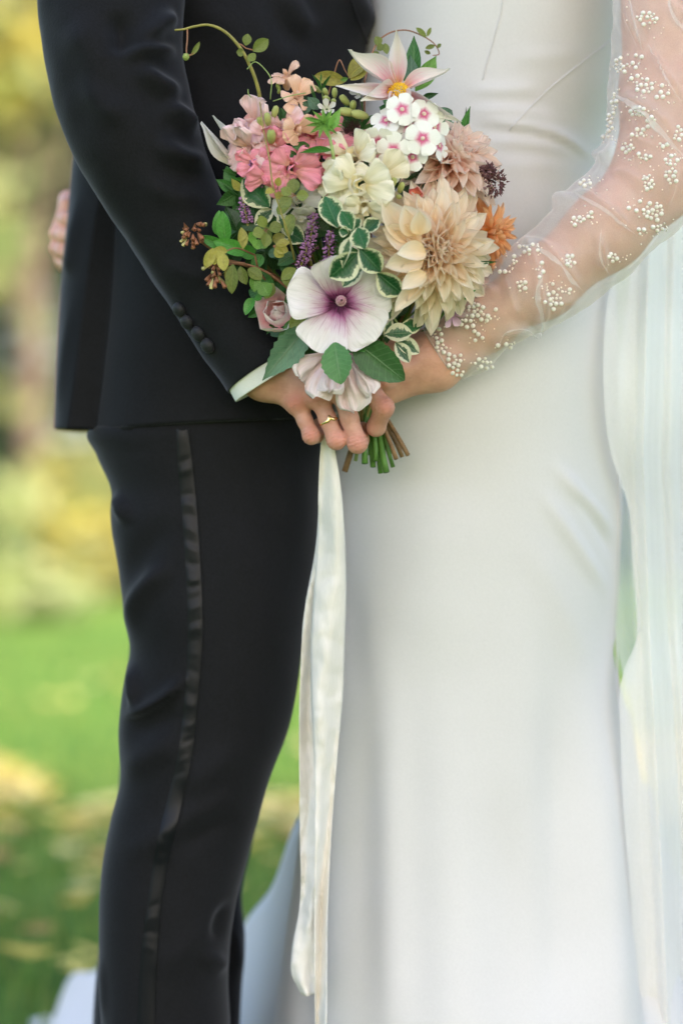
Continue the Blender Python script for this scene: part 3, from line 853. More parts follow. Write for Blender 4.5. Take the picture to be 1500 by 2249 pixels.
for k, (rows, waves, seed) in enumerate((
    ([(-300, 1440, 1720, .30, .44), (300, 1410, 1780, .22, .44), (520, 1360, 1790, .14, .42), (700, 1330, 1790, .10, .42), (850, 1325, 1800, .09, .42), (1000, 1342, 1800, .11, .42), (1110, 1378, 1810, .14, .42), (1250, 1390, 1820, .15, .42), (1395, 1400, 1830, .15, .42), (1480, 1366, 1850, .13, .42), (1650, 1362, 1880, .12, .44), (2000, 1385, 1940, .12, .5), (2560, 1420, 2020, .14, .6)],
     [(6, .010, 0, .3), (13.7, .004, 1, -.4), (2.7, .014, 2, .2), (23, .0016, .3, .3)], 3.0),
    ([(-300, 1500, 1740, .40, .55), (500, 1400, 1800, .38, .55), (900, 1350, 1800, .36, .55), (1250, 1340, 1820, .36, .55), (1400, 1350, 1850, .36, .55), (1600, 1398, 1880, .36, .56), (2000, 1440, 1960, .40, .62), (2560, 1500, 2060, .44, .7)],
     [(7.3, .012, .5, -.3), (17, .003, 2, .4)], 8.0))):
    V, F, U = sheet(rows, 120, 220, waves, seed)
    o = obj('veil' if k == 0 else 'veil_layer', make_mesh('veil', V, F, U, True, veil_m), bride if k == 0 else veil)
    if k == 0: veil = o
# bright back of the skirt spreading below the veil
ridge2 = [P(1330, 1420, .30), P(1372, 1540, .33), P(1402, 1660, .38), P(1440, 1790, .44), P(1505, 1950, .52), P(1590, 2120, .62), P(1700, 2300, .75)]
front2 = [Vector((.28, .12, .25)), Vector((.30, .14, .12)), Vector((.33, .17, .05)), Vector((.36, .2, .012)), Vector((.40, .25, .012)), Vector((.46, .33, .012)), Vector((.54, .45, .012))]
back2 = [Vector((.3, .5, .4)), Vector((.34, .6, .25)), Vector((.38, .7, .15)), Vector((.42, .8, .06)), Vector((.5, .9, .012)), Vector((.58, 1.0, .012)), Vector((.66, 1.1, .012))]
obj('train', train(ridge2, front2, back2, seed=5.1), dress)

# ---------------------------------------------------------------- skin
def skin_mat(name, col, red):
    m, nt, b = new_mat(name)
    at = nd(nt, 'ShaderNodeAttribute'); at.attribute_name = 'blush'
    n1 = tex_noise(nt, 55, 4, 0.6); n2 = tex_noise(nt, 420, 3, 0.6); n3 = tex_noise(nt, 160, 3, 0.6, stretch=(1, 1, 2.5))
    c = ramp(nt, n1, [(0.3, tuple(x * y_ for x, y_ in zip(col, (.86, .74, .72)))), (0.7, tuple(min(1, x * 1.12) for x in col))])
    c = mixc(nt, mth(nt, 'MULTIPLY', at.outputs['Fac'], 0.75), c, red)
    nt.links.new(c, b.inputs['Base Color'])
    b.inputs['Roughness'].default_value = 0.5; b.inputs['Specular IOR Level'].default_value = 0.35
    b.inputs['Subsurface Weight'].default_value = 0.25
    b.inputs['Subsurface Radius'].default_value = (1.0, .4, .25); b.inputs['Subsurface Scale'].default_value = .006
    bump(nt, b, mth(nt, 'ADD', mth(nt, 'MULTIPLY', n2, .5), n3), 0.6, 0.0010)
    return m
skin_g = skin_mat('groom_skin', (0.60, 0.335, 0.255), (0.64, 0.22, 0.18))
skin_b = skin_mat('bride_skin', (0.70, 0.41, 0.31), (0.66, 0.27, 0.21))

def hand_fn(wr, mcp, pip, dip, tip, thumb, fr, arm, palm_r=.0125, up=Vector((0, -1, 0)), k_palm=.016, creases=True):
    """wr: list of (point, r) pairs of the wrist; arm: list of capsules; fr: finger radii"""
    def fn(G):
        pal = None
        for i in range(4):
            for (w, rw) in wr:
                d = cone(G, w, rw * .9, mcp[i], palm_r)
                pal = d if pal is None else smin(pal, d, k_palm)
        for (a, ra, b, rb) in arm:
            pal = smin(pal, cone(G, a, ra, b, rb), .02)
        fing = None
        for i in range(4):
            r = fr[i]
            f = cone(G, mcp[i], r * 1.12, Vector(mcp[i]).lerp(pip[i], .55), r * .96)
            f = smin(f, cone(G, Vector(mcp[i]).lerp(pip[i], .55), r * .96, pip[i], r * 1.02), .004)
            f = smin(f, cone(G, pip[i], r * 1.02, dip[i], r * .93), .005)
            f = smin(f, cone(G, dip[i], r * .93, tip[i], r * .8), .005)
            # tendon and knuckle
            kn = Vector(mcp[i]) + up * (palm_r * .46)
            kd = cone(G, kn, palm_r * .72, kn, palm_r * .72)
            td = cone(G, kn - up * .0015, .0042, Vector(wr[0][0]).lerp(wr[-1][0], .5) + up * (wr[0][1] * .55), .003)
            pal = smin(pal, kd, .008); pal = smin(pal, td, .006)
            if creases:
                pass
            fing = f if fing is None else smin(fing, f, .0022)
        th = cone(G, thumb[0], fr[1] * 1.5, thumb[1], fr[1] * 1.25)
        th = smin(th, cone(G, thumb[1], fr[1] * 1.2, thumb[2], fr[1] * 1.1), .006)
        th = smin(th, cone(G, thumb[2], fr[1] * 1.1, thumb[3], fr[1] * .9), .006)
        out = smin(pal, fing, .0055)
        out = smin(out, th, .009)
        return out
    return fn

def body_mesh(name, fn, pts, h, mat, reds, pad=.06, folds=()):
    P_ = np.array([tuple(p) for p in pts])
    V, F = implicit(name, fn, P_.min(0) - pad, P_.max(0) + pad, h, mat)
    for (c, ax, rad, per, am) in folds:             # skin folds across the finger joints
        d = V - np.array(c); t = d @ np.array(ax); rr = np.linalg.norm(d, axis=1)
        w = np.exp(-(t / rad)**2) * np.exp(-(np.maximum(rr - .011, 0) / .004)**2)
        wob = np.array([noise.noise(Vector(v) * 260) for v in V[w > .03]]) if (w > .03).any() else 0
        s_ = np.zeros(len(V)); s_[w > .03] = wob
        h_ = am * w * (np.abs(np.cos((t + s_ * .0012) * math.pi / per))**.5 - .6)
        u = d - t[:, None] * np.array(ax); u /= np.linalg.norm(u, axis=1)[:, None] + 1e-9
        V = V + u * h_[:, None]
    me = make_mesh(name, V, F, None, True, mat)
    at = me.attributes.new('blush', 'FLOAT', 'POINT')
    bl = np.zeros(len(V))
    for (c, r, a) in reds: bl += a * np.exp(-((V - np.array(c))**2).sum(1) / r**2)
    at.data.foreach_set('value', np.clip(bl, 0, 1).astype(np.float32))
    return me

# ---- groom's hand laid over the stems
mcp = [P(652, 882, -.020), P(697, 866, -.029), P(746, 850, -.033), P(796, 838, -.031)]
pip = [P(684, 957, -.026), P(739, 967, -.033), P(785, 974, -.035), P(843, 895, -.037)]
dip = [P(694, 956, -.002), P(746, 962, -.006), P(790, 966, -.010), P(826, 938, -.020)]
tip = [P(700, 932, .010), P(752, 934, .010), P(796, 942, .008), P(822, 934, -.002)]
thumb = [P(675, 806, -.012), P(745, 800, -.006), P(800, 812, .0), P(845, 822, .006)]
side = Vector((0.85, 0, 0.53)) * .0125
wc = P(606, 812, -.004)
fr = [.0077, .0085, .0090, .0093]
arm = [(wc + side, .0200, P(530, 700, .0) + side, .021), (wc - side, .0190, P(530, 700, .0) - side, .021)]
gh = hand_fn([(wc + side, .0190), (wc - side, .0175)], mcp, pip, dip, tip, thumb, fr, arm, .0102, k_palm=.012)
reds = [(m_ + Vector((0, -.015, 0)), .011, .95) for m_ in mcp] + [(p_ + Vector((0, -.01, 0)), .010, .6) for p_ in pip] + [(m_.lerp(mcp[i + 1], .5), .009, .3) for i, m_ in enumerate(mcp[:3])]
body_g = obj('body', body_mesh('body', gh, mcp + pip + tip + [wc, P(530, 700, 0)], .0010, skin_g, reds, .06, [(p_, (p_ - m_).normalized(), .0085, .0034, .0010) for p_, m_ in zip(pip, mcp)] + [(m_.lerp(p_, .12), (p_ - m_).normalized(), .007, .004, .0006) for p_, m_ in zip(pip, mcp)]), groom)

# gold ring on the ring finger: band with a notched chevron crest
gold = plain_mat('gold', (0.83, 0.62, 0.30), 0.22, .1, 200, 1.0, bstr=.1)
rc = mcp[1].lerp(pip[1], .60); rt = (pip[1] - mcp[1]).normalized()
ru = Vector((0, -1, 0)); ru = (ru - rt * ru.dot(rt)).normalized(); rs = ru.cross(rt)
VV, UU = [], []
nr = 56; prof = [(-1, 0), (-.8, .6), (0, 1), (.8, .6), (1, 0), (.6, -.6), (-.6, -.6)]
for j in range(nr):
    a = 2 * math.pi * j / nr
    top = max(0, math.cos(a - .25))**6
    hw = .0010 + .0017 * top
    shift = -.0030 * top * (1 - min(1, abs(((a - .25 + math.pi) % (2 * math.pi)) - math.pi) / .35))
    for (u, v) in prof:
        R0 = fr[1] * .985 + .0009 + .0008 * v + .0004 * top
        VV.append(rc + (ru * math.cos(a) + rs * math.sin(a)) * R0 + rt * (u * hw + shift))
FF = []
for j in range(nr):
    for q in range(7):
        FF.append((j * 7 + q, ((j + 1) % nr) * 7 + q, ((j + 1) % nr) * 7 + (q + 1) % 7, j * 7 + (q + 1) % 7))
ring_o = obj('ring', make_mesh('ring', VV, FF, None, True, gold), groom)
ring_o['label'] = 'gold ring with a raised notched crest'

# ---- bride's near arm and hand, one surface
bm_ = [P(848, 776, .006), P(838, 802, .002), P(840, 830, .002), P(856, 852, .006)]
bp = [P(806, 790, .006), P(794, 820, .004), P(800, 846, .006), P(826, 862, .012)]
bd = [P(800, 800, .028), P(792, 826, .028), P(800, 848, .030), P(824, 862, .032)]
bt = [P(826, 802, .040), P(820, 828, .042), P(824, 850, .042), P(846, 862, .042)]
bth = [P(935, 782, -.014), P(885, 806, -.020), P(846, 832, -.020), P(818, 846, -.012)]
bw = P(962, 786, .002); bs = Vector((0.22, 0, 0.97)) * .0085
A1, A2, A3, A4, A5 = P(1062, 706, -.006), P(1190, 624, -.014), P(1330, 506, -.018), P(1436, 396, -.012), P(1462, 200, .0)
barm = [(bw + bs, .0170, A1, .0240), (bw - bs, .0170, A1, .0240), (A1, .0245, A2, .0310), (A2, .0310, A3, .0360), (A3, .0360, A4, .0395), (A4, .0395, A5, .042), (A5, .042, P(1462, -260, .05), .050)]
bh = hand_fn([(bw + bs, .0180), (bw - bs, .0180)], bm_, bp, bd, bt, bth, [.0075, .0078, .0076, .0068], barm, .0115)
breds = [(bw, .03, .25), (bth[1], .02, .4), (A4, .05, .35), (bth[2], .012, .4), (A2, .03, .15)]
obj('body', body_mesh('body', bh, bm_ + bp + bt + bth + [bw, A2, A4, A5, P(1462, -260, .05)], .0019, skin_b, breds, .055), bride)

# ---- the bride's other hand resting on the groom's back
def Q(px, py, y): return P(px, py, y)
hm = [Q(160, 470, .335), Q(150, 505, .33), Q(150, 540, .33), Q(158, 572, .335)]
hp = [Q(140, 478, .30), Q(128, 512, .295), Q(128, 544, .295), Q(138, 574, .30)]
hd = [Q(150, 482, .275), Q(142, 518, .27), Q(140, 552, .27), Q(150, 582, .275)]
ht = [Q(168, 486, .26), Q(160, 522, .255), Q(158, 560, .255), Q(164, 592, .26)]
hth = [Q(215, 470, .38), Q(170, 440, .36), Q(150, 438, .33), Q(146, 450, .30)]
hw_ = Q(250, 530, .42)
fh = hand_fn([(hw_ + Vector((0, 0, .009)), .018), (hw_ - Vector((0, 0, .009)), .018)], hm, hp, hd, ht, hth, [.0078, .0082, .0080, .0070],
             [(hw_, .024, Q(420, 520, .46), .030), (Q(420, 520, .46), .030, Q(620, 430, .48), .036), (Q(620, 430, .48), .036, Q(860, 300, .40), .042)], .012, Vector((-1, 0, 0)))
oh = obj('hand', body_mesh('hand', fh, hm + hp + ht + [hw_, Q(860, 300, .40), Q(420, 520, .46)], .0024, skin_b, [(hp[2], .02, .6), (hm[1], .02, .5)], .05), bride)
oh['label'] = 'blurred fingers resting on the back of the black jacket'

# ---- sheer sleeve
tulle2 = tulle_mat('folded_tulle', .36, (.93, .92, .91), .2)
tulle = tulle_mat('sleeve_tulle', .36, (.95, .93, .92), .18)
slp = [(973, 783, .002, 66, .031), (1000, 765, .0, 70, .033), (1062, 706, -.006, 80, .038), (1125, 668, -.012, 86, .042), (1190, 620, -.016, 93, .046), (1260, 566, -.018, 98, .049), (1330, 505, -.020, 106, .052), (1400, 430, -.018, 118, .055),
       (1445, 330, -.010, 124, .058), (1455, 220, -.004, 122, .058), (1452, 90, .004, 104, .058), (1452, -60, .012, 92, .060), (1450, -300, .04, 120, .066)]
slc = [([(1140, 532), (1170, 548), (1186, 600), (1190, 680), (1186, 745)], .016, 9), ([(1150, 535), (1205, 548), (1245, 590), (1278, 640)], .015, 9), ([(1160, 560), (1200, 600), (1230, 650)], -.008, 16), ([(1258, 418), (1330, 455), (1396, 516)], .012, 7), ([(1320, 505), (1322, 560), (1336, 606)], .010, 7),
       ([(1090, 770), (1110, 728), (1150, 722), (1180, 742)], .012, 8), ([(1120, 600), (1124, 660), (1150, 712)], .008, 8), ([(1345, 205), (1400, 225), (1450, 270), (1500, 350)], .014, 12), ([(1380, -20), (1398, 70), (1410, 110)], .012, 7), ([(1470, -10), (1490, 40), (1540, 90)], .012, 9), ([(1420, 90), (1460, 160), (1500, 235)], .009, 6),
       ([(1350, 310), (1400, 312), (1440, 335)], .008, 8), ([(1330, 370), (1380, 380), (1420, 420)], .008, 8), ([(1465, 330), (1470, 400), (1468, 470)], .010, 9), ([(1045, 660), (1075, 640), (1100, 650)], .010, 8), ([(985, 715), (1020, 700), (1050, 712)], .008, 10), ([(1215, 470), (1240, 450), (1290, 440)], .008, 9), ([(1300, 330), (1330, 340), (1350, 300)], .010, 10),
       ([(1210, 700), (1230, 660), (1280, 650)], .009, 9), ([(1390, 250), (1400, 300), (1390, 360)], .007, 7), ([(1270, 480), (1280, 540), (1270, 600)], .005, 12), ([(1010, 830), (1040, 800), (1080, 780)], .006, 10)]
slp = [(a, b_, c_, d_ * 1.04, e_ * 1.05) for (a, b_, c_, d_, e_) in slp]
V, F, U = sweep(slp, 300, 150, [(c_[0], c_[1], c_[2] * 1.35) for c_ in slc], .010, 14, 5.0, 2.0, False)
bsleeve = obj('sheer_sleeve', make_mesh('sheer_sleeve', V, F, U, True, tulle), bride)
tb = bvh_of(V, F)
# hemmed edge of the cuff
n_ = 150
obj('cuff_hem', tube_mesh('cuff_hem', [Vector(v) for v in V[:n_]] + [Vector(V[0])], .0007, 5, tulle), bsleeve)
# doubled folds of loose tulle standing up from the sleeve
def flap(line, hgt, lean):
    VV = []; q = spath(line, 40)
    base = []
    for (x, y) in q:
        p, n = hit(tb, x, y, .0003)
        if p is None: p, n = P(x, y, -.06), Vector((0, -1, 0))
        base.append((p, n))
    m = len(base)
    for i, (p, n) in enumerate(base):
        s = min(1, 5 * min(i, m - 1 - i) / (m - 1)) * (.75 + .5 * noise.noise(Vector((i * .15, hgt * 900, 0))))
        for j in range(7):
            t = j / 6
            off = n * (.0012 + hgt * .3 * math.sin(math.pi * t) * s) + Vector((lean[0], 0, lean[1])) * hgt * .5 * math.sin(t * math.pi * .5) * s * (1 if j < 6 else .96)
            VV.append(p + off)
    return make_mesh('fold', VV, grid_faces(m, 7), None, True, tulle2)
for line, h_, ln in (([(1190, 560), (1188, 640), (1196, 700), (1186, 745)], .010, (-1, 0)), ([(1145, 535), (1205, 550), (1245, 590), (1278, 640)], .009, (-.3, -1)), ([(1258, 418), (1330, 455), (1398, 518)], .006, (-.5, -1)),
                     ([(1320, 500), (1322, 560), (1338, 608)], .004, (-1, 0)), ([(1088, 775), (1110, 732), (1152, 724), (1182, 745)], .007, (.1, -1)), ([(1346, 205), (1400, 228), (1450, 275), (1510, 360)], .012, (-.4, -1)), ([(1378, -30), (1396, 60), (1412, 112)], .006, (-1, 0)), ([(1465, -20), (1488, 40), (1545, 95)], .008, (-.5, -.8)), ([(1420, 90), (1460, 160), (1505, 240)], .004, (-.8, -.4))):
    obj('fold', flap(line, h_, ln), bsleeve)

# pearls sewn on the sleeve in clusters
pm, nt, b = new_mat('pearl')
b.inputs['Base Color'].default_value = (.84, .81, .76, 1); b.inputs['Roughness'].default_value = .18; b.inputs['Specular IOR Level'].default_value = .7
b.inputs['Coat Weight'].default_value = .6; b.inputs['Coat Roughness'].default_value = .08; b.inputs['Sheen Weight'].default_value = .2
bm = bmesh.new(); bmesh.ops.create_icosphere(bm, subdivisions=2, radius=1.0)
pme = bpy.data.meshes.new('pearl'); bm.to_mesh(pme); bm.free(); pme.materials.append(pm)
pme.polygons.foreach_set('use_smooth', [True] * len(pme.polygons))
CL = [(1420, 42, 13, 24, 14), (1364, 146, 10, 16, 18), (1402, 140, 4, 16, 20), (1394, 175, 3, 8, 10), (1414, 192, 11, 18, 18), (1456, 205, 5, 20, 18), (1350, 228, 8, 7, 22), (1342, 272, 8, 7, 20), (1326, 300, 4, 12, 10), (1402, 243, 12, 18, 12), (1430, 268, 6, 10, 14),
      (1401, 292, 5, 14, 12), (1378, 326, 13, 15, 13), (1413, 343, 5, 18, 8), (1455, 320, 3, 12, 12), (1473, 352, 9, 12, 14), (1473, 386, 10, 12, 18), (1490, 296, 9, 12, 18), (1422, 402, 11, 13, 18), (1288, 405, 9, 15, 9), (1395, 450, 4, 26, 14), (1432, 462, 18, 22, 18), (1402, 508, 3, 16, 8), (1440, 495, 6, 14, 12),
      (1268, 486, 8, 14, 10), (1294, 474, 4, 9, 8), (1249, 574, 8, 11, 13), (1342, 564, 8, 14, 10), (1146, 629, 8, 13, 12), (1160, 548, 9, 26, 12), (1186, 596, 3, 5, 22), (1214, 660, 14, 20, 18), (1236, 640, 4, 20, 12), (1046, 682, 16, 19, 16), (1068, 700, 4, 16, 10), (1026, 706, 7, 14, 14), (1050, 735, 4, 14, 14), (966, 735, 4, 8, 16), (970, 762, 7, 12, 14), (996, 790, 12, 20, 16),
      (1003, 812, 5, 20, 10), (1060, 798, 13, 20, 12), (1112, 756, 3, 26, 5), (1106, 600, 4, 12, 6), (1128, 572, 4, 8, 8), (1090, 680, 1, 3, 3), (1210, 625, 2, 6, 6)]
pr = random.Random(11); placed = []
for (cx, cy, n, sx, sy) in CL:
    got = 0; tries = 0
    while got < n and tries < 60 * n:
        tries += 1
        a = pr.uniform(0, 6.283); q = pr.random()**.6
        x, y = cx + sx * q * math.cos(a), cy + sy * q * math.sin(a)
        r = pr.choice((5.4, 5.4, 5.0, 4.6, 3.4))
        if any((x - u)**2 + (y - v)**2 < (.94 * (r + w))**2 for (u, v, w) in placed): continue
        p, nn = hit(tb, x, y, r * S * .72)
        if p is None: continue
        placed.append((x, y, r)); got += 1
        obj('pearl', pme, bsleeve, Matrix.Translation(p) @ Matrix.Scale(r * S, 4))
# tiny seed beads scattered between the pearls
bm = bmesh.new()
for _ in range(420):
    cx, cy, n, sx, sy = pr.choice(CL)
    x, y = cx + pr.gauss(0, sx * 1.1), cy + pr.gauss(0, sy * 1.1)
    if any((x - u)**2 + (y - v)**2 < (w + 2)**2 for (u, v, w) in placed): continue
    p, nn = hit(tb, x, y, 1.4 * S)
    if p is None or px_of(p)[0] < 950: continue
    bmesh.ops.create_icosphere(bm, subdivisions=1, radius=pr.uniform(1.6, 2.6) * S, matrix=Matrix.Translation(p))
sme = bpy.data.meshes.new('seed_beads'); bm.to_mesh(sme); bm.free(); sme.materials.append(pm)
tag(obj('seed_beads', sme, bsleeve), kind='stuff')

# ---------------------------------------------------------------- silk ribbons hanging from the bouquet handle
def ribbon(label, rows, seed, amp):
    m, n = 150, 13
    R_ = interp_rows(rows, m); VV, UU = [], []
    for i in range(m):
        py, xl, xr, y = R_[i]
        for j in range(n):
            t = j / (n - 1)
            q = P(xl + (xr - xl) * t, py, y)
            f = min(1, i / 25)
            q.y += .0025 * f * noise.noise(Vector((t * 3 + i * .12, i * .5, seed + 4))) + amp * f * math.sin(t * 4.2 + i * .045 + seed) + .006 * f * noise.noise(Vector((t * 2, i * .09, seed))) + .002 * f * noise.noise(Vector((t * 5, i * .3, seed)))
            VV.append(q); UU.append((t, i / m))
    me = make_mesh('silk_ribbon', VV, grid_faces(m, n), UU, True, silk)
    o = obj('silk_ribbon', me, None)
    mod = o.modifiers.new('thickness', 'SOLIDIFY'); mod.thickness = .0005
    return tag(o, label, 'ribbon', 'white ribbons hanging from the bouquet')
ribbon('broad white silk ribbon hanging in front of the dress below the ringed finger', [(905, 716, 740, .004), (985, 704, 736, -.006), (1050, 700, 746, .0), (1180, 698, 757, .01), (1300, 690, 760, .016), (1400, 684, 757, .02), (1520, 684, 753, .024), (1650, 690, 742, .026), (1800, 692, 730, .028), (2000, 690, 720, .03), (2249, 692, 718, .03), (2330, 694, 716, .03)], 0.4, .010)
ribbon('second white ribbon tail, half hidden behind the broad ribbon at the trouser edge', [(905, 708, 730, .012), (1000, 704, 728, .014), (1200, 694, 722, .03), (1350, 668, 712, .04), (1500, 659, 702, .045), (1800, 658, 698, .046), (2000, 657, 696, .046), (2100, 640, 696, .046), (2140, 640, 694, .046), (2185, 662, 690, .046)], 2.0, .006)

# ================================================================== the bouquet
BIND = P(812, 905, .014)
fr_ = random.Random(21)
def dome(px, py, off=0.0):
    q = 1 - ((px - 770) / 350)**2 - ((py - 450) / 380)**2
    return -.018 - .095 * math.sqrt(max(0, q)) + off

def width_fn(shape, v):
    if shape == 'pointed': w = v**.55 * (1 - v)**.62 / .50 * (1 if v < .97 else .6)
    elif shape == 'cactus': w = v**.35 * (1 - v)**.55 / .62
    elif shape == 'obovate': w = (.18 + .82 * v**.8) * max(0, 1 - v**7)**.5
    elif shape == 'fan': w = (.10 + .90 * v**.75) * max(0, 1 - v**9)**.42
    elif shape == 'round': w = max(0, math.sin(math.pi * min(1, .06 + .94 * v)))**.55
    elif shape == 'star': w = (.25 + .75 * math.sin(math.pi * min(1, v * 1.05))) * (1 - v)**.32 * 1.1 if v < .97 else .08
    elif shape == 'lance': w = math.sin(math.pi * v**.8)**1.15
    elif shape == 'ovate': w = v**.5 * (1 - v)**.75 / .485
    else: w = math.sin(math.pi * v)**.75
    return max(.0, min(1.05, w))

_cache = {}
def blade(shape, bend=0.0, cup=0.0, ruf=0.0, seed=0, twist=0.0, mat=None, nu=7, nv=11, fold=0.0, serr=0.0, tipcurl=0.0, crinkle=0.0):
    """unit petal or leaf: length 1 on +X, width 1 on Y, upper face +Z"""
    key = (shape, bend, cup, ruf, seed, twist, mat.name, nu, nv, fold, serr, tipcurl, crinkle)
    if key in _cache: return _cache[key]
    V, U = [], []
    x = z = 0.0; r = random.Random(seed); ph = r.uniform(0, 6)
    for i in range(nv):
        v = i / (nv - 1)
        a = bend * v + tipcurl * max(0, v - .6)**1.5 * 4
        if i: x += math.cos(a) / (nv - 1); z += math.sin(a) / (nv - 1)
        w = width_fn(shape, v)
        if i == 0: w = max(w, .08)
        if i == nv - 1: w = max(w, .03 if shape not in ('fan', 'obovate') else .22)
        nxv, nzv = -math.sin(a), math.cos(a)
        tw = twist * v
        for j in range(nu):
            u = -1 + 2 * j / (nu - 1)
            y = .5 * w * u
            if serr and abs(u) > .99: y *= 1 + serr * (1 if i % 2 else -1)
            h = cup * u * u * w * .5 + fold * abs(u) * w * .5
            h += ruf * v * v * math.sin(u * 5.0 + ph + 3 * v) * (.4 + .6 * abs(u))
            if crinkle: h += crinkle * noise.noise(Vector((u * 3.2 + seed, v * 2.2, seed))) * min(1, v * 2)
            xx = -.09 * u * u * w * (v > .5) * (v - .5) * 2 if shape in ('fan', 'obovate') else 0
            yy = y * math.cos(tw) ; h2 = h + y * math.sin(tw)
            V.append((x + nxv * h2 + xx * math.cos(a), yy, z + nzv * h2 + xx * math.sin(a))); U.append((j / (nu - 1), v))
    me = make_mesh('blade_' + shape, V, grid_faces(nv, nu), U, True, mat)
    _cache[key] = me
    return me

def frame(loc, n, roll=0.0):
    n = Vector(n).normalized()
    return Matrix.Translation(loc) @ n.to_track_quat('Z', 'Y').to_matrix().to_4x4() @ Matrix.Rotation(roll, 4, 'Z')

def petal_M(M, phi, r0, z0, tilt, L, W, roll=0.0):
    return M @ Matrix.Rotation(phi, 4, 'Z') @ Matrix.Translation((r0, 0, z0)) @ Matrix.Rotation(-tilt, 4, 'Y') @ Matrix.Rotation(roll, 4, 'X') @ Matrix.Diagonal((L, W, L, 1))

def at_M(b, t, W, roll=0.0, face=Vector((0, -1, 0))):
    """matrix of a blade whose base is b and tip is t, upper face turned towards face, rolled about its length"""
    b, t = Vector(b), Vector(t); x = (t - b); L = x.length; x.normalize()
    z = face - x * face.dot(x)
    z = z.normalized() if z.length > 1e-4 else x.orthogonal().normalized()
    y = z.cross(x)
    R = Matrix((x, y, z)).transposed().to_4x4()
    return Matrix.Translation(b) @ R @ Matrix.Rotation(roll, 4, 'X') @ Matrix.Diagonal((L, W, L, 1))

ends = [(757, 1036, .02), (800, 1018, -.004), (826, 1012, .0), (848, 1037, -.006), (863, 1026, .004), (897, 1000, .0), (812, 1000, .012), (884, 1004, .016), (838, 1022, .014), (780, 1012, .022), (818, 1026, .006), (870, 1008, -.004), (855, 998, .010), (790, 992, .004), (835, 1040, .008)]
end_i = [0]
stem_ms = {'green': plain_mat('stem_green', (0.085, 0.20, 0.035), .5, .3, 90), 'brown': plain_mat('stem_brown', (0.22, 0.13, 0.06), .6, .3, 90), 'olive': plain_mat('stem_olive', (0.30, 0.26, 0.07), .5, .3, 90), 'pale': plain_mat('stem_pale', (0.30, 0.40, 0.14), .5, .25, 90), 'red': plain_mat('stem_red', (0.30, 0.14, 0.08), .5, .3, 90)}
def add_stem(t, head, n, mat='green', r=.0021, long=False):
    n = Vector(n).normalized(); head = Vector(head)
    e = None
    if end_i[0] < len(ends):
        e = P(*ends[end_i[0]]); end_i[0] += 1
    j = Vector((fr_.uniform(-.010, .010), fr_.uniform(-.004, .008), 0))
    bind = BIND + j
    if e is not None: bind = BIND + Vector(((e.x - BIND.x) * .35, j.y, 0))
    else: e = bind + Vector((fr_.uniform(-.006, .006), fr_.uniform(.0, .006), -.028))
    inner = head - n * min(.05, .45 * (head - bind).length)
    inner.y = max(inner.y, -.03)
    pts = bez(head, inner, bind + Vector(((head.x - bind.x) * .25, 0, .09)), bind, 14) + [bind.lerp(e, k / 4) for k in (1, 2, 3, 4)]
    rr = [r * (.75 + .35 * min(1, i / 8)) * fr_.uniform(.88, 1.15) for i in range(len(pts))]
    if end_i[0] in (1, 6, 8, 12): mat = 'brown'
    pts = [q_ + Vector((fr_.uniform(-1, 1), fr_.uniform(-1, 1), 0)) * .0007 for q_ in pts]
    obj('stem', tube_mesh('stem', pts, rr, 8, stem_ms[mat]), t)

def lens_mesh(name, rings, n, mat):
    """turned shape: rings of (z, r)"""
    V, F = [], []
    for (z, r) in rings:
        for j in range(n): V.append((r * math.cos(2 * math.pi * j / n), r * math.sin(2 * math.pi * j / n), z))
    F = grid_faces(len(rings), n, True)
    return make_mesh(name, V, F, [(v[0] + .5, (i // n) / (len(rings) - 1)) for i, v in enumerate(V)], True, mat)

G_ = 'flowers and foliage of the bouquet'
def flower(name, label, cat, loc): return thing(name, label, cat, loc, G_)

# ---- materials
M_cream = petal_mat('cream_dahlia', [(0, (.97, .74, .46)), (.3, (.97, .80, .59)), (.65, (.97, .845, .68)), (1, (.975, .895, .78))], None, .36, mottle=.06)
M_cream2 = petal_mat('cream_dahlia_heart', [(0, (.97, .75, .51)), (.5, (.97, .80, .61)), (1, (.975, .86, .72))], None, .5, mottle=.06)
M_peach = petal_mat('peach_dahlia', [(0, (.97, .64, .46)), (.3, (.97, .73, .60)), (.65, (.97, .79, .70)), (1, (.975, .85, .78))], None, .36, mottle=.07)
M_orange = petal_mat('orange_dahlia', [(0, (.97, .60, .12)), (.5, (.97, .55, .25)), (1, (.97, .64, .38))], None, .2, mottle=.1)
M_pinkd = petal_mat('pink_dahlia', [(0, (.94, .62, .54)), (.5, (.94, .72, .68)), (1, (.95, .82, .79))], None, .45)
M_star = petal_mat('star_petal', [(0, (.92, .60, .08)), (.09, (.90, .52, .36)), (.2, (.90, .60, .64)), (.42, (.94, .86, .85)), (1, (.95, .93, .86))], ((.66, .12, .28), .7, .18), .15, mottle=.06, edge=((.86, .80, .76), .8))
M_lav = petal_mat('lavatera_petal', [(0, (.030, .003, .016)), (.14, (.09, .010, .05)), (.23, (.42, .15, .30)), (.38, (.74, .56, .66)), (.6, (.85, .78, .80)), (1, (.89, .85, .85))], ((.26, .03, .15), .8, .34), .12, veinfreq=34, mottle=.08, vstr=.5)
M_lav2 = petal_mat('closed_lavatera', [(0, (.92, .58, .61)), (.4, (.93, .73, .74)), (1, (.95, .84, .83))], ((.74, .46, .52), .5, .6), .16, veinfreq=40, mottle=.10, vstr=.7)
M_rose = petal_mat('rose_petal', [(0, (.93, .50, .55)), (.45, (.95, .70, .73)), (1, (.96, .87, .87))], None, .2, mottle=.05)
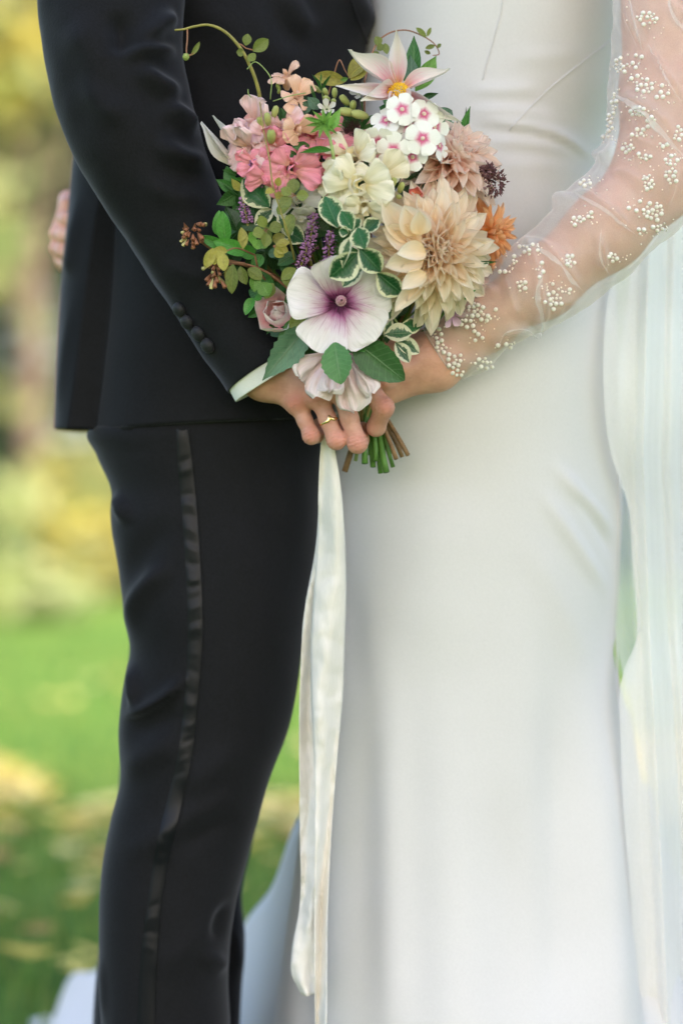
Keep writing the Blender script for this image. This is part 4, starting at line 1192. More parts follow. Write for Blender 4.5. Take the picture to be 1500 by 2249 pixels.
M_phlox = petal_mat('phlox_petal', [(0, (.70, .10, .26)), (.17, (.68, .16, .30)), (.30, (.80, .55, .60)), (.40, (.90, .88, .84)), (1, (.91, .91, .86))], None, .10, mottle=.04)
M_snapp = petal_mat('pink_snapdragon', [(0, (.93, .58, .44)), (.4, (.94, .37, .44)), (1, (.94, .34, .46))], None, .15, mottle=.1)
M_snapl = petal_mat('light_pink_snapdragon', [(0, (.88, .60, .46)), (.5, (.92, .58, .58)), (1, (.94, .70, .73))], None, .15, mottle=.1)
M_snapo = petal_mat('peach_snapdragon', [(0, (.84, .54, .34)), (.5, (.92, .56, .40)), (1, (.94, .64, .50))], None, .15, mottle=.1)
M_snapc = petal_mat('cream_snapdragon', [(0, (.82, .70, .36)), (.35, (.93, .85, .62)), (1, (.95, .90, .76))], None, .25, mottle=.06)
M_white = petal_mat('white_petal', [(0, (.70, .70, .42)), (.4, (.80, .78, .70)), (1, (.82, .80, .76))], ((.60, .42, .55), .4, .5), .3)
M_coral = petal_mat('coral_petal', [(0, (.80, .30, .16)), (.6, (.84, .22, .20)), (1, (.84, .32, .30))], None, .10)
M_mauve = petal_mat('mauve_petal', [(0, (.50, .22, .46)), (.6, (.74, .48, .66)), (1, (.80, .60, .72))], None, .10)
L_dark = leaf_mat('dark_leaf', (.035, .10, .030), (.20, .32, .14), gloss=.35)
L_mid = leaf_mat('mid_leaf', (.060, .19, .045), (.26, .42, .18), gloss=.38)
L_glossy = leaf_mat('glossy_leaf', (.075, .27, .04), (.22, .45, .14), gloss=.28)
L_olive = leaf_mat('olive_leaf', (.22, .27, .06), (.36, .38, .14), gloss=.42, trans=.3)
L_yell = leaf_mat('yellow_leaf', (.42, .38, .08), (.40, .26, .10), gloss=.45, trans=.3)
L_grey = leaf_mat('grey_green_leaf', (.115, .22, .135), (.26, .36, .24), gloss=.55)
L_big = leaf_mat('broad_leaf', (.075, .20, .065), (.24, .38, .20), gloss=.45)
L_var = leaf_mat('variegated_leaf', (.020, .12, .040), (.16, .30, .14), gloss=.30, edge=((.74, .74, .50), .80))
L_var2 = leaf_mat('cream_variegated_leaf', (.05, .15, .07), (.40, .45, .28), gloss=.35, edge=((.76, .75, .55), .55))
L_lime = leaf_mat('lime_leaf', (.20, .42, .08), (.35, .52, .2), gloss=.4, trans=.3)
disc_m = plain_mat('disc_florets', (.86, .50, .02), .6, .3, 500)
bud_m = plain_mat('green_bud', (.30, .36, .10), .5, .3, 120)
spike_m = plain_mat('purple_floret', (.50, .24, .50), .6, .45, 300, trans=.15)
spike_d = plain_mat('plum_bud', (.13, .045, .11), .7, .4, 300)
oreg_m = plain_mat('oregano_bud', (.12, .050, .055), .8, .6, 400)
calyx_m = plain_mat('rusty_calyx', (.36, .15, .075), .6, .4, 300, trans=.2)
tubec_m = plain_mat('cream_tube', (.50, .44, .18), .6, .3, 200)

# ---- dahlias
def dahlia(label, px, py, y, n, R, mats, N, shape, wid, seed, long=False, kmin=0.0, curl=.35, cat='dahlia', name='dahlia', spread=1.0):
    r = random.Random(seed); loc = P(px, py, y); R *= S
    t = flower(name, label, cat, loc - Vector(n).normalized() * .02)
    M = frame(loc, n, r.uniform(0, 6))
    ctr = obj('receptacle', lens_mesh('receptacle', [(-.016, .001), (-.012, .008), (-.004, .010), (.004, .007), (.008, .001)], 12, stem_ms['pale']), t, M)
    for i in range(N):
        k = kmin + (1 - kmin) * i / (N - 1)                          # 0 outer .. 1 heart
        phi = i * 2.39996 + r.uniform(-.18, .18)
        L = R * (1.06 - .70 * k**1.1) * r.uniform(.88, 1.10)
        tilt = math.radians(-16 + 80 * k * spread) + r.uniform(-.13, .13)
        W = wid * S * (1.0 - .36 * k) * r.uniform(.88, 1.15)
        me = blade(shape, round(-.15 + 1.1 * k * k, 1), round(.3 + .4 * k, 1), .02, r.randrange(4), 0, mats[1] if k > .55 else mats[0], 7, 9, 0, 0, round(r.choice((-.5, -.2, .2)), 1), .05)
        obj('petal', me, t, petal_M(M, phi, R * .05 * (1 - k), .010 * k - .002, tilt, L, W, r.uniform(-.25, .25)))
    add_stem(t, loc - Vector(n).normalized() * .016, n, 'green', .0026, long)
    return t
dahlia('large cream dahlia with pointed petals, biggest bloom at the right front', 945, 552, -.098, (.34, -.93, -.06), 156, (M_cream, M_cream2), 150, 'pointed', 46, 3, True)
dahlia('peach pink dahlia tucked behind and above the large cream bloom', 985, 362, -.055, (.42, -.72, .50), 134, (M_peach, M_peach), 120, 'pointed', 42, 4, True)
dahlia('orange dahlia with narrow spiky petals at the right edge of the bouquet', 1060, 512, -.030, (.72, -.66, .05), 98, (M_orange, M_orange), 70, 'cactus', 19, 5, curl=.1)
dahlia('small pale pink bloom below the orange dahlia', 1022, 610, -.030, (.78, -.55, -.30), 66, (M_pinkd, M_pinkd), 34, 'pointed', 44, 6)
# broad loose petals at the left of the big dahlia
big = [o for o in C.objects if o.name == 'dahlia'][0]
for (b, tp, w, me_seed) in (((922, 528, -.128), (838, 432, -.138), 70, 1), ((925, 545, -.132), (836, 500, -.138), 66, 2), ((915, 515, -.140), (884, 446, -.152), 64, 3), ((930, 572, -.135), (842, 590, -.14), 58, 4), ((935, 556, -.145), (866, 562, -.155), 50, 5), ((935, 620, -.12), (866, 690, -.122), 42, 6), ((922, 515, -.145), (920, 458, -.155), 50, 7), ((935, 600, -.14), (880, 640, -.145), 44, 8)):
    obj('petal', blade('pointed', .3, .7, .02, me_seed, 0, M_cream, 7, 9), big, at_M(P(*b), P(*tp), w * S, fr_.uniform(-.3, .3)))

# ---- star dahlia at the top
loc = P(876, 200, -.078)
t = flower('star_dahlia', 'white star dahlia with pink-streaked twisted petals and yellow centre at the top', 'dahlia', loc)
for i, (tx, ty, ty_d, w, tc, mx) in enumerate(((869, 62, -.085, 44, .5, 0), (752, 114, -.09, 44, .7, .35), (738, 188, -.10, 34, -.7, -.2), (998, 158, -.09, 44, .6, -.35), (1012, 268, -.10, 40, -.9, .2), (790, 222, -.11, 44, -.3, .1), (905, 290, -.12, 44, -.4, 0), (850, 285, -.11, 40, 0, 0))):
    d_ = Vector((tx - 876, ty - 200)).normalized() * 14
    obj('petal', blade('star', .15, .75, .03, i, .35 * (-1)**i, M_star, 9, 17, 0, 0, tc, .03), t, at_M(P(876 + d_.x, 200 + d_.y, -.080), P(tx, ty, ty_d), w * S, mx))
V, F = [], []
bmd = bmesh.new()
Md = frame(P(876, 201, -.090), (0.05, -.92, .35))
for i in range(80):
    rr = math.sqrt(i / 80) * 23 * S; a = i * 2.39996
    s = (2.6 if i > 25 else 2.0) * S * fr_.uniform(1.1, 1.5)
    p = Md @ Vector((rr * math.cos(a), rr * math.sin(a), .004 - 22 * rr * rr * 3 + fr_.uniform(0, .0016)))
    bmesh.ops.create_icosphere(bmd, subdivisions=1, radius=s, matrix=Matrix.Translation(p))
me = bpy.data.meshes.new('disc'); bmd.to_mesh(me); bmd.free(); me.materials.append(disc_m)
obj('disc', me, t)
add_stem(t, P(876, 205, -.07), (0, -.6, .6), 'green', .002, True)
for (b, tp, w) in (((900, 180, -.07), (898, 165, -.075), 10),):
    obj('petal', blade('star', .1, .4, 0, 9, 0, M_star), t, at_M(P(*b), P(*tp), w * S))
# wilted star dahlia at the left
loc = P(520, 360, -.05)
t = flower('star_dahlia', 'white half-closed star dahlia with purple veins pointing left against the black sleeve', 'dahlia', loc)
for i, (b, tp, w) in enumerate((((525, 362, -.055), (447, 263, -.06), 19), ((528, 350, -.05), (462, 258, -.05), 17), ((520, 366, -.06), (467, 344, -.065), 24), ((528, 340, -.04), (505, 285, -.04), 26))):
    obj('petal', blade('star', .2, .8, .03, i + 20, .3, M_white, 7, 11), t, at_M(P(*b), P(*tp), w * S, (-.5, .5, .2, .7)[i]))
obj('calyx', lens_mesh('calyx', [(-.012, .002), (-.006, .007), (.004, .006), (.008, .002)], 10, bud_m), t, frame(P(524, 360, -.052), (-.6, -.3, .5)))
add_stem(t, P(526, 364, -.05), (-.6, -.3, .5), 'olive')

# ---- phlox head
loc = P(890, 330, -.075)
t = flower('phlox_head', 'cluster of white phlox florets with raspberry eyes below the star dahlia', 'phlox', loc)
eye = lens_mesh('floret', [(-.014, .0010), (-.004, .0011), (.0, .0018), (.0004, .0022), (.0009, .0012), (.0010, .0003)], 10, plain_mat('phlox_eye', (.80, .62, .50), .6, .2, 200))
ph = [(883, 240, -.118, (0, -1, .15), 37), (931, 250, -.112, (.2, -1, .25), 36), (928, 304, -.122, (.1, -1, .05), 39), (832, 312, -.116, (-.15, -.7, -.55), 38), (864, 330, -.120, (.0, -.95, -.25), 38), (868, 368, -.118, (.45, -.8, -.35), 36), (848, 264, -.108, (-.3, -.8, .5), 36),
      (955, 278, -.105, (.5, -.8, .1), 34), (900, 282, -.105, (.1, -1, .3), 34), (906, 345, -.108, (.2, -1, 0), 32), (965, 320, -.095, (.8, -.6, .1), 32), (835, 350, -.108, (-.3, -.9, -.2), 30)]
for i, (x, y, d_, n, R) in enumerate(ph):
    M = frame(P(x, y, d_), n, i * .7)
    fl = obj('floret', eye, t, M)
    for k in range(5):
        obj('petal', blade('obovate', -.15, -.10, .03, (i * 5 + k) % 6, 0, M_phlox, 5, 8), fl, petal_M(M, k * 1.2566, .0006, .0, .06 + fr_.uniform(-.12, .12), R * S * fr_.uniform(.94, 1.06), R * S * 1.16, fr_.uniform(-.1, .1)))
    obj('floret_stalk', tube_mesh('floret_stalk', [P(x, y, d_) - Vector(n).normalized() * .012, P(x, y, d_) - Vector(n).normalized() * .02 + Vector((0, .02, 0)), P(890, 360, -.04)], .0008, 6, stem_ms['pale']), t)
add_stem(t, P(890, 360, -.04), (0, -.6, .5), 'green', .002, True)

# ---- snapdragons
tube_cache = {}
def snap(t, px, py, y, n, size, mat, roll, ruf=.10, tube=True):
    n = Vector(n).normalized(); loc = P(px, py, y); s = size * 1.28 * S
    M = frame(loc, n, roll)
    key = mat.name
    if key not in tube_cache:
        tube_cache[key] = lens_mesh('floret', [(-1.0, .16), (-.75, .30), (-.35, .30), (-.05, .36), (.12, .42), (.05, .30), (-.3, .18)], 14, mat)
    fl = obj('floret', tube_cache[key], t, M @ Matrix.Scale(s * .75, 4))
    for (phi, L, W, tilt, sd_) in ((.45, .95, .95, .75, 1), (-.45, .95, .95, .75, 2), (2.2, .75, .85, .10, 3), (3.14, .85, .95, -.15, 4), (4.08, .75, .85, .10, 5)):
        obj('petal', blade('fan', -.9, -.15, ruf * 1.4, sd_ + int(size) % 3, 0, mat, 11, 11, 0, 0, 0, round(ruf * 1.3, 2)), fl, petal_M(M, phi + fr_.uniform(-.2, .2), s * .16, s * .02, tilt + .45 + fr_.uniform(-.2, .2), L * s * fr_.uniform(.9, 1.1), W * s * fr_.uniform(.9, 1.15)))
    for q in (-1, 1):
        obj('lip', blade('round', .9, .8, 0, 7, 0, mat, 7, 8), fl, petal_M(M, 3.14 + q * .45, s * .05, s * .10, .9, s * .45, s * .42))
budm = lens_mesh('bud', [(-.5, .05), (-.42, .22), (-.2, .33), (.1, .32), (.35, .20), (.5, .04)], 10, bud_m)
budp = lens_mesh('bud', [(-.5, .05), (-.42, .20), (-.2, .30), (.1, .34), (.38, .26), (.5, .05)], 10, plain_mat('lime_bud', (.42, .46, .16), .5, .25, 120))
def buds(t, lst, me=None):
    for (x, y, d_, s, n) in lst:
        bd_ = obj('bud', me or budm, t, frame(P(x, y, d_), n, fr_.uniform(0, 6)) @ Matrix.Diagonal((s * S * .66, s * S * .66, s * S * .92, 1)))
        for q in range(4): obj('sepal', blade('ovate', .5, .5, 0, q, 0, L_lime, 5, 6), bd_, petal_M(frame(P(x, y, d_) - Vector(n).normalized() * s * S * .5, n), q * 1.57, .0005, 0, 1.05, s * S * .5, s * S * .32))

t = flower('snapdragon', 'coral pink snapdragon spike with ruffled florets at the left of the bouquet', 'snapdragon', P(610, 330, -.06))
for (x, y, d_, n, s, m_, r_) in ((640, 372, -.098, (.1, -1, -.2), 54, M_snapp, .2), (590, 392, -.090, (-.3, -1, -.4), 40, M_snapp, 2.9), (548, 330, -.080, (-.7, -.7, -.2), 52, M_snapl, 1.5), (560, 272, -.072, (-.5, -.8, .4), 50, M_snapl, 1.0), (625, 282, -.082, (.1, -.9, .5), 46, M_snapl, .3), (598, 330, -.090, (-.1, -1, .0), 46, M_snapp, 1.2), (660, 330, -.088, (.4, -.9, .1), 40, M_snapp, 4.0), (522, 305, -.068, (-.8, -.6, .2), 36, M_snapl, .5), (590, 300, -.086, (-.2, -1, .3), 36, M_snapl, 2.0), (685, 298, -.085, (.3, -.9, .4), 36, M_snapp, 1.6), (565, 360, -.086, (-.5, -.9, -.2), 36, M_snapp, 3.0)):
    snap(t, x, y, d_, n, s, m_, r_)
buds(t, [(556, 226, -.075, 24, (-.4, -.5, .8)), (576, 236, -.085, 22, (.2, -.8, .6)), (604, 246, -.09, 34, (.3, -.6, .9)), (588, 262, -.095, 36, (-.1, -.7, .9)), (572, 268, -.09, 30, (-.3, -.7, .7)), (596, 300, -.105, 46, (0, -.9, .6))], budp)
add_stem(t, P(600, 330, -.05), (-.3, -.6, .6), 'green', .0022, True)
t = flower('snapdragon', 'bright pink snapdragon florets between the coral spike and cream floret', 'snapdragon', P(710, 350, -.06))
for (x, y, d_, n, s, m_, r_) in ((705, 352, -.088, (-.1, -1, -.2), 52, M_snapp, .6), (735, 312, -.085, (.3, -1, .2), 46, M_snapp, 2.2), (715, 395, -.09, (0, -1, -.5), 38, M_snapp, 1.0)):
    snap(t, x, y, d_, n, s, m_, r_)
add_stem(t, P(710, 360, -.05), (0, -.7, .4), 'green', .0022)
t = flower('snapdragon', 'two small peach tubular florets standing up at the top left', 'snapdragon', P(640, 220, -.05))
snap(t, 628, 170, -.062, (-.1, -.5, .85), 30, M_snapo, .4, .06)
snap(t, 652, 214, -.078, (.35, -.8, .45), 36, M_snapo, 1.2, .06)
snap(t, 652, 285, -.10, (.5, -.7, -.1), 32, M_snapo, .5, .05)
buds(t, [(611, 190, -.065, 22, (-.3, -.6, .8)), (613, 200, -.07, 18, (.2, -.8, .5)), (640, 250, -.08, 30, (.2, -.6, .7))])
add_stem(t, P(640, 250, -.05), (0, -.5, .8), 'pale', .0018)
t = flower('snapdragon', 'cream snapdragon with soft folded petals in the middle of the bouquet', 'snapdragon', P(800, 390, -.07))
for (x, y, d_, n, s, m_, r_) in ((775, 345, -.108, (-.2, -.9, .3), 56, M_snapc, .3), (790, 405, -.128, (-.1, -1, -.1), 62, M_snapc, .0), (835, 388, -.118, (.4, -.9, .0), 50, M_snapc, .8), (800, 455, -.125, (.1, -.8, -.6), 44, M_snapc, .2), (742, 400, -.112, (-.7, -.8, -.1), 42, M_snapc, 1.3)):
    snap(t, x, y, d_, n, s, m_, r_, .06)
buds(t, [(862, 402, -.115, 34, (.3, -.6, .6)), (880, 412, -.11, 32, (.3, -.6, .7)), (852, 425, -.118, 26, (0, -.9, .2)), (875, 432, -.112, 24, (.3, -.8, -.2))], budp)
add_stem(t, P(800, 400, -.06), (0, -.7, .4), 'green', .0022, True)
t = flower('snapdragon', 'green snapdragon bud spike beside the star dahlia\'s left petals', 'flower buds', P(780, 240, -.06))
buds(t, [(696, 196, -.07, 26, (-.6, -.5, .5)), (715, 202, -.078, 26, (-.3, -.7, .6)), (735, 204, -.08, 28, (0, -.6, .8)), (718, 216, -.085, 26, (-.4, -.8, .1)), (733, 222, -.085, 26, (-.1, -.9, 0)), (757, 220, -.085, 36, (-.5, -.6, .5)), (775, 232, -.085, 34, (.1, -.8, .5)), (762, 246, -.09, 44, (-.8, -.4, .1)), (790, 252, -.09, 46, (-.8, -.4, .15))], budp)
add_stem(t, P(800, 262, -.075), (.6, -.4, .2), 'pale', .002)
t = flower('cream_floret', 'pale cream floret deep in the foliage left of the purple spikes', 'flower', P(655, 455, -.05))
snap(t, 655, 445, -.082, (-.1, -1, .2), 44, M_white, .4, .05); snap(t, 660, 478, -.085, (.1, -1, -.4), 34, M_white, 1.3, .05)
add_stem(t, P(655, 460, -.05), (0, -.8, .3))
t = flower('coral_bud', 'coral red bud showing beneath the peach dahlia', 'flower bud', P(915, 426, -.09))
for k in range(5): obj('petal', blade('round', 1.3, 1.0, 0, k, 0, M_coral, 7, 8), t, petal_M(frame(P(915, 432, -.098), (-.2, -.9, .2)), k * 1.2566, .003, 0, .35, 24 * S, 26 * S))
add_stem(t, P(915, 432, -.09), (0, -.8, .2))

# ---- open lavatera
loc = P(745, 664, -.112)
t = flower('lavatera', 'open pale lilac lavatera with dark purple throat at the front', 'mallow flower', loc)
M = frame(loc, (.10, -1, .02), 0)
for k, (a, L, W, tl) in enumerate(((95, 100, 140, .34), (20, 112, 140, .22), (-46, 110, 138, .14), (-116, 114, 142, .10), (168, 116, 140, .24))):
    phi = math.radians(a)
    # frame roll: measure the angle in the picture
    v0 = M.to_3x3() @ Vector((1, 0, 0)); v1 = M.to_3x3() @ Vector((0, 1, 0))
    ang0 = math.atan2(v0.z, v0.x); sg = 1 if (v0.x * v1.z - v0.z * v1.x) > 0 else -1
    obj('petal', blade('fan', -.25, .10, .035, k, .05, M_lav, 15, 15, 0, 0, -.15, .05), t, petal_M(M, sg * (phi - ang0), .0015, -.0012 * k, tl + .18, L * S, W * S * 1.02, .10))
col = lens_mesh('stamen_column', [(-.002, .0022), (.004, .0022), (.010, .0026), (.015, .0040), (.019, .0044), (.022, .0034), (.0235, .001)], 14, plain_mat('stamens', (.42, .20, .24), .7, .3, 400))
co = obj('stamen_column', col, t, M)
bmd = bmesh.new()
for i in range(70):
    a = i * 2.39996; z = .010 + .0125 * (i / 70); r_ = .0036 + .0010 * math.sin(i / 70 * 3.0) - .0022 * max(0, i / 70 - .8) * 5
    bmesh.ops.create_icosphere(bmd, subdivisions=1, radius=.00075, matrix=Matrix.Translation((r_ * math.cos(a), r_ * math.sin(a), z)))
me = bpy.data.meshes.new('anthers'); bmd.to_mesh(me); bmd.free(); me.materials.append(plain_mat('anther', (.56, .34, .36), .7, .3, 300))
tag(obj('anthers', me, co, M), kind='stuff')
add_stem(t, loc + Vector((0, .012, 0)), (0, -1, .1), 'green', .0022, True)

# ---- closed lavatera hanging over the groom's knuckles
loc = P(748, 772, -.075)
t = flower('lavatera', 'crumpled closed pale pink lavatera hanging over the groom\'s knuckles', 'mallow flower', loc)
M = frame(loc, (-.10, -.42, -1.0), 0)
for i, (bx, tx, ty, d1, w, rl, cp) in enumerate(((728, 700, 862, -.070, 96, -.3, -.3), (770, 800, 868, -.068, 90, .3, -.3), (745, 745, 876, -.066, 100, 0, -.3),
        (722, 664, 836, -.092, 88, -.55, -.5), (770, 818, 846, -.092, 74, .6, -.5), (752, 776, 897, -.100, 96, .12, -.45), (735, 704, 868, -.104, 84, -.25, -.5), (738, 728, 848, -.112, 76, -.1, -.5), (765, 800, 862, -.110, 62, .45, -.5))):
    obj('petal', blade('fan', -.35 - .1 * (i % 3), cp, .06, i, .08, M_lav2, 17, 15, 0, 0, .45, .15), t, at_M(P(bx, 776, -.080), P(tx, ty, d1), w * S, rl))
for k in range(4): obj('sepal', blade('ovate', .3, .3, 0, k, 0, L_mid), t, petal_M(M, k * 1.57 + .4, .003, -.004, .8, 42 * S, 26 * S))
add_stem(t, loc, (-.1, -.4, -.3), 'green', .002)

# ---- rosebud
loc = P(612, 690, -.066)
t = flower('rosebud', 'small pink rosebud at the lower left beside the lavatera', 'rose', loc)
M = frame(P(614, 692, -.062), (-.22, -.95, .22), .3)
for (n_p, L, W, tilt, r0, bd, a0, tc) in ((5, 58, 72, 40, .0125, 1.0, 0, -.5), (5, 55, 62, 54, .0095, 1.1, .6, -.3), (4, 48, 46, 70, .0058, 1.1, .2, -.2), (3, 40, 32, 82, .0034, .9, .9, 0), (3, 37, 24, 86, .0016, .6, .1, 0)):
    for k in range(n_p):
        obj('petal', blade('round', bd, .9, .03, k, 0, M_rose, 11, 11, 0, 0, tc, .04), t, petal_M(M, a0 + k * 6.283 / n_p + fr_.uniform(-.15, .15), r0, -.006 + .0015 * (5 - n_p), math.radians(tilt), L * S, W * S, fr_.uniform(-.12, .12)))
for k in range(5): obj('sepal', blade('lance', -.5, .2, 0, k, 0, L_mid), t, petal_M(M, k * 1.2566, .006, -.006, .3, 36 * S, 14 * S))
add_stem(t, P(614, 692, -.056), (-.2, -.9, .2), 'green', .0018)

# ---- purple spikes, plum and oregano heads
def spike(label, pts, w, n, mat, seed, cat='flower spike', name='purple_spike', tail='olive'):
    r = random.Random(seed); q = [P(*p) for p in pts]; pa = [Vector(v) for v in spath([tuple(v) for v in q], 30)]
    t = flower(name, label, cat, q[0])
    bmd = bmesh.new()
    for i in range(n):
        f = (i / n)
        p = pa[min(29, int(f * 29))]; a = i * 2.39996
        rr = w * S * (.5 + .5 * math.sin(math.pi * min(1, .2 + f * .8))) * r.uniform(.6, 1.0)
        c_ = p + Vector((math.cos(a) * rr, math.sin(a) * rr * .8, r.uniform(-1, 1) * .001))
        s = r.uniform(1.9, 3.4) * S
        bmesh.ops.create_icosphere(bmd, subdivisions=1, radius=s, matrix=Matrix.Translation(c_) @ Matrix.Rotation(a, 4, 'Z') @ Matrix.Diagonal((1.5, .8, .9, 1)))
        if r.random() < .35:
            d_ = (c_ - p).normalized() * s * 2.4
            bmesh.ops.create_icosphere(bmd, subdivisions=1, radius=s * .3, matrix=Matrix.Translation(c_ + d_))
    me = bpy.data.meshes.new('florets'); bmd.to_mesh(me); bmd.free(); me.materials.append(mat); me.materials.append(spike_d)
    me.polygons.foreach_set('material_index', [1 if (i // 20) % 6 == 0 else 0 for i in range(len(me.polygons))])
    tag(obj('florets', me, t), kind='stuff')
    obj('spike_axis', tube_mesh('spike_axis', pa, .0009, 6, stem_ms[tail]), t)
    add_stem(t, q[0], (0, -.3, .8), tail, .0014)
spike('purple flower spike just right of the cream floret, pointing up', [(680, 540, -.088), (685, 505, -.095), (690, 466, -.098)], 13, 85, spike_m, 1)
spike('purple flower spike leaning on the variegated sprig', [(722, 566, -.09), (724, 530, -.10), (727, 508, -.10)], 11, 60, spike_m, 2)
spike('purple spike low between the other spikes, above the lavatera', [(660, 585, -.085), (672, 555, -.09), (672, 532, -.09)], 13, 70, spike_m, 3)
spike('short purple spike resting on the lavatera\'s top edge', [(690, 590, -.088), (712, 580, -.10), (722, 566, -.102)], 11, 60, spike_m, 4)
spike('purple spike at the left edge below the pink snapdragon', [(575, 412, -.075), (562, 380, -.085), (555, 350, -.088)], 13, 90, spike_m, 5)
spike('lilac spike beside the dark variegated leaf at the left edge', [(545, 490, -.07), (540, 470, -.075), (533, 432, -.075)], 13, 70, spike_m, 6)
spike('dark purple spike under the bright pink snapdragon', [(700, 420, -.085), (690, 400, -.09), (680, 380, -.092)], 12, 60, spike_m, 7)
spike('mauve spike above the brown seed head at the right edge', [(1035, 372, -.03), (1018, 345, -.03), (1000, 325, -.03)], 13, 70, spike_m, 8)
spike('shadowy plum spike deep in the middle of the bouquet', [(640, 600, -.07), (655, 570, -.078), (700, 540, -.078)], 13, 80, spike_d, 9)
def head(label, px, py, y, R, mat, seed, name, cat):
    r = random.Random(seed); t = flower(name, label, cat, P(px, py, y)); bmd = bmesh.new()
    for i in range(150):
        d_ = Vector((r.gauss(0, 1), r.gauss(0, 1), r.gauss(0, 1))).normalized()
        p = P(px, py, y) + Vector((d_.x, d_.y, d_.z * 1.1)) * R * S * r.uniform(.65, 1.05) * (1 + .25 * noise.noise(d_ * 2))
        bmesh.ops.create_cone(bmd, segments=5, radius1=r.uniform(2.2, 3.6) * S, radius2=.4 * S, depth=r.uniform(6, 10) * S, matrix=Matrix.Translation(p) @ d_.to_track_quat('Z', 'Y').to_matrix().to_4x4())
    me = bpy.data.meshes.new('seed_cups'); bmd.to_mesh(me); bmd.free(); me.materials.append(mat); me.materials.append(plain_mat('pale_seed', (.34, .20, .20), .8, .4, 300))
    me.polygons.foreach_set('material_index', [1 if (i // 7) % 5 == 0 else 0 for i in range(len(me.polygons))])
    tag(obj('seed_cups', me, t), kind='stuff')
    add_stem(t, P(px - 6, py + 8, y + .004), (.6, -.4, .2), 'brown', .0014)
head('dark brown oregano seed head at the right edge above the orange dahlia', 1086, 402, -.075, 28, oreg_m, 3, 'seed_head', 'seed head')
head('smaller dark seed head touching the peach dahlia at the right', 1070, 376, -.078, 17, oreg_m, 4, 'seed_head', 'seed head')
# dark bristly scabious centre between star dahlia and pink florets
t = flower('scabious', 'dark bristly scabious with pale pink petals behind the cream floret', 'flower', P(775, 285, -.07))
M = frame(P(775, 290, -.075), (-.1, -.9, .45))
for k in range(9): obj('petal', blade('obovate', .1, -.1, .06, k % 4, 0, M_snapl, 7, 8), t, petal_M(M, k * .698, .004, 0, .15, 44 * S, 28 * S))
bmd = bmesh.new()
for i in range(60):
    a = i * 2.39996; rr = math.sqrt(i / 60) * 18 * S
    d_ = Vector((math.cos(a) * rr * 22, math.sin(a) * rr * 22, 1)).normalized()
    bmesh.ops.create_cone(bmd, segments=4, radius1=.0007, radius2=.0002, depth=.011, matrix=Matrix.Translation(Vector((rr * math.cos(a), rr * math.sin(a), .006))) @ d_.to_track_quat('Z', 'Y').to_matrix().to_4x4())
me = bpy.data.meshes.new('bristles'); bmd.to_mesh(me); bmd.free(); me.materials.append(oreg_m); tag(obj('bristles', me, t, M), kind='stuff')
add_stem(t, P(775, 292, -.06), (-.1, -.8, .4))
# little lilac blossoms
def small_bloom(label, px, py, y, n, R, mat, k_=5):
    t = flower('small_blossom', label, 'blossom', P(px, py, y)); M = frame(P(px, py, y), n, px)
    for k in range(k_): obj('petal', blade('obovate', .2, .2, .05, k, 0, mat, 5, 8), t, petal_M(M, k * 6.283 / k_, .001, 0, .45, R * S, R * S * .8))
    add_stem(t, P(px, py, y + .004), n, 'green', .001)
small_bloom('lilac pink blossom hanging under the cream dahlia near the pearl cuff', 992, 690, -.055, (.4, -.6, -.7), 30, M_mauve)
small_bloom('lilac blossom between mauve spike and seed head at the right', 1034, 358, -.035, (.7, -.6, .4), 30, M_mauve)
small_bloom('tiny white-lilac blossom in the bud spike at the top', 718, 240, -.09, (0, -.9, .4), 22, M_white)
small_bloom('tiny pale blossom by the left star dahlia petal', 790, 205, -.085, (-.2, -.9, .4), 22, M_white)

# ---- foliage
def leaf(t, b, tp, w, mat, shape='ovate', roll=0.0, bend=.25, fold=.25, serr=0.0, seed=0, name='leaf', cup=0, nu=7, nv=11, tipcurl=0):
    return obj(name, blade(shape, -bend, cup, .015, seed, 0, mat, nu, nv, fold, serr, tipcurl), t, at_M(P(*b), P(*tp), w * S, roll))
def sprig(label, pts, leaves, mat, smat='green', r=.0012, name='leaf_sprig', cat='leaves', stem=True, shape='ovate', **kw):
    q = [P(*p) for p in pts]
    t = flower(name, label, cat, q[0])
    if len(q) > 1:
        pa = [Vector(v) for v in spath([tuple(v) for v in q], 8 * len(q))]
        obj('twig', tube_mesh('twig', pa, [r * (1 - .5 * i / len(pa)) for i in range(len(pa))], 7, stem_ms[smat]), t)
    for i, L in enumerate(leaves):
        b, tp, w = L[0], L[1], L[2]
        leaf(t, b, tp, w, L[3] if len(L) > 3 and L[3] else mat, L[4] if len(L) > 4 else shape, fr_.uniform(-.35, .35), seed=i % 4, **kw)
    if stem: add_stem(t, q[0], (0, -.5, .5), smat, r * 1.2)
    return t
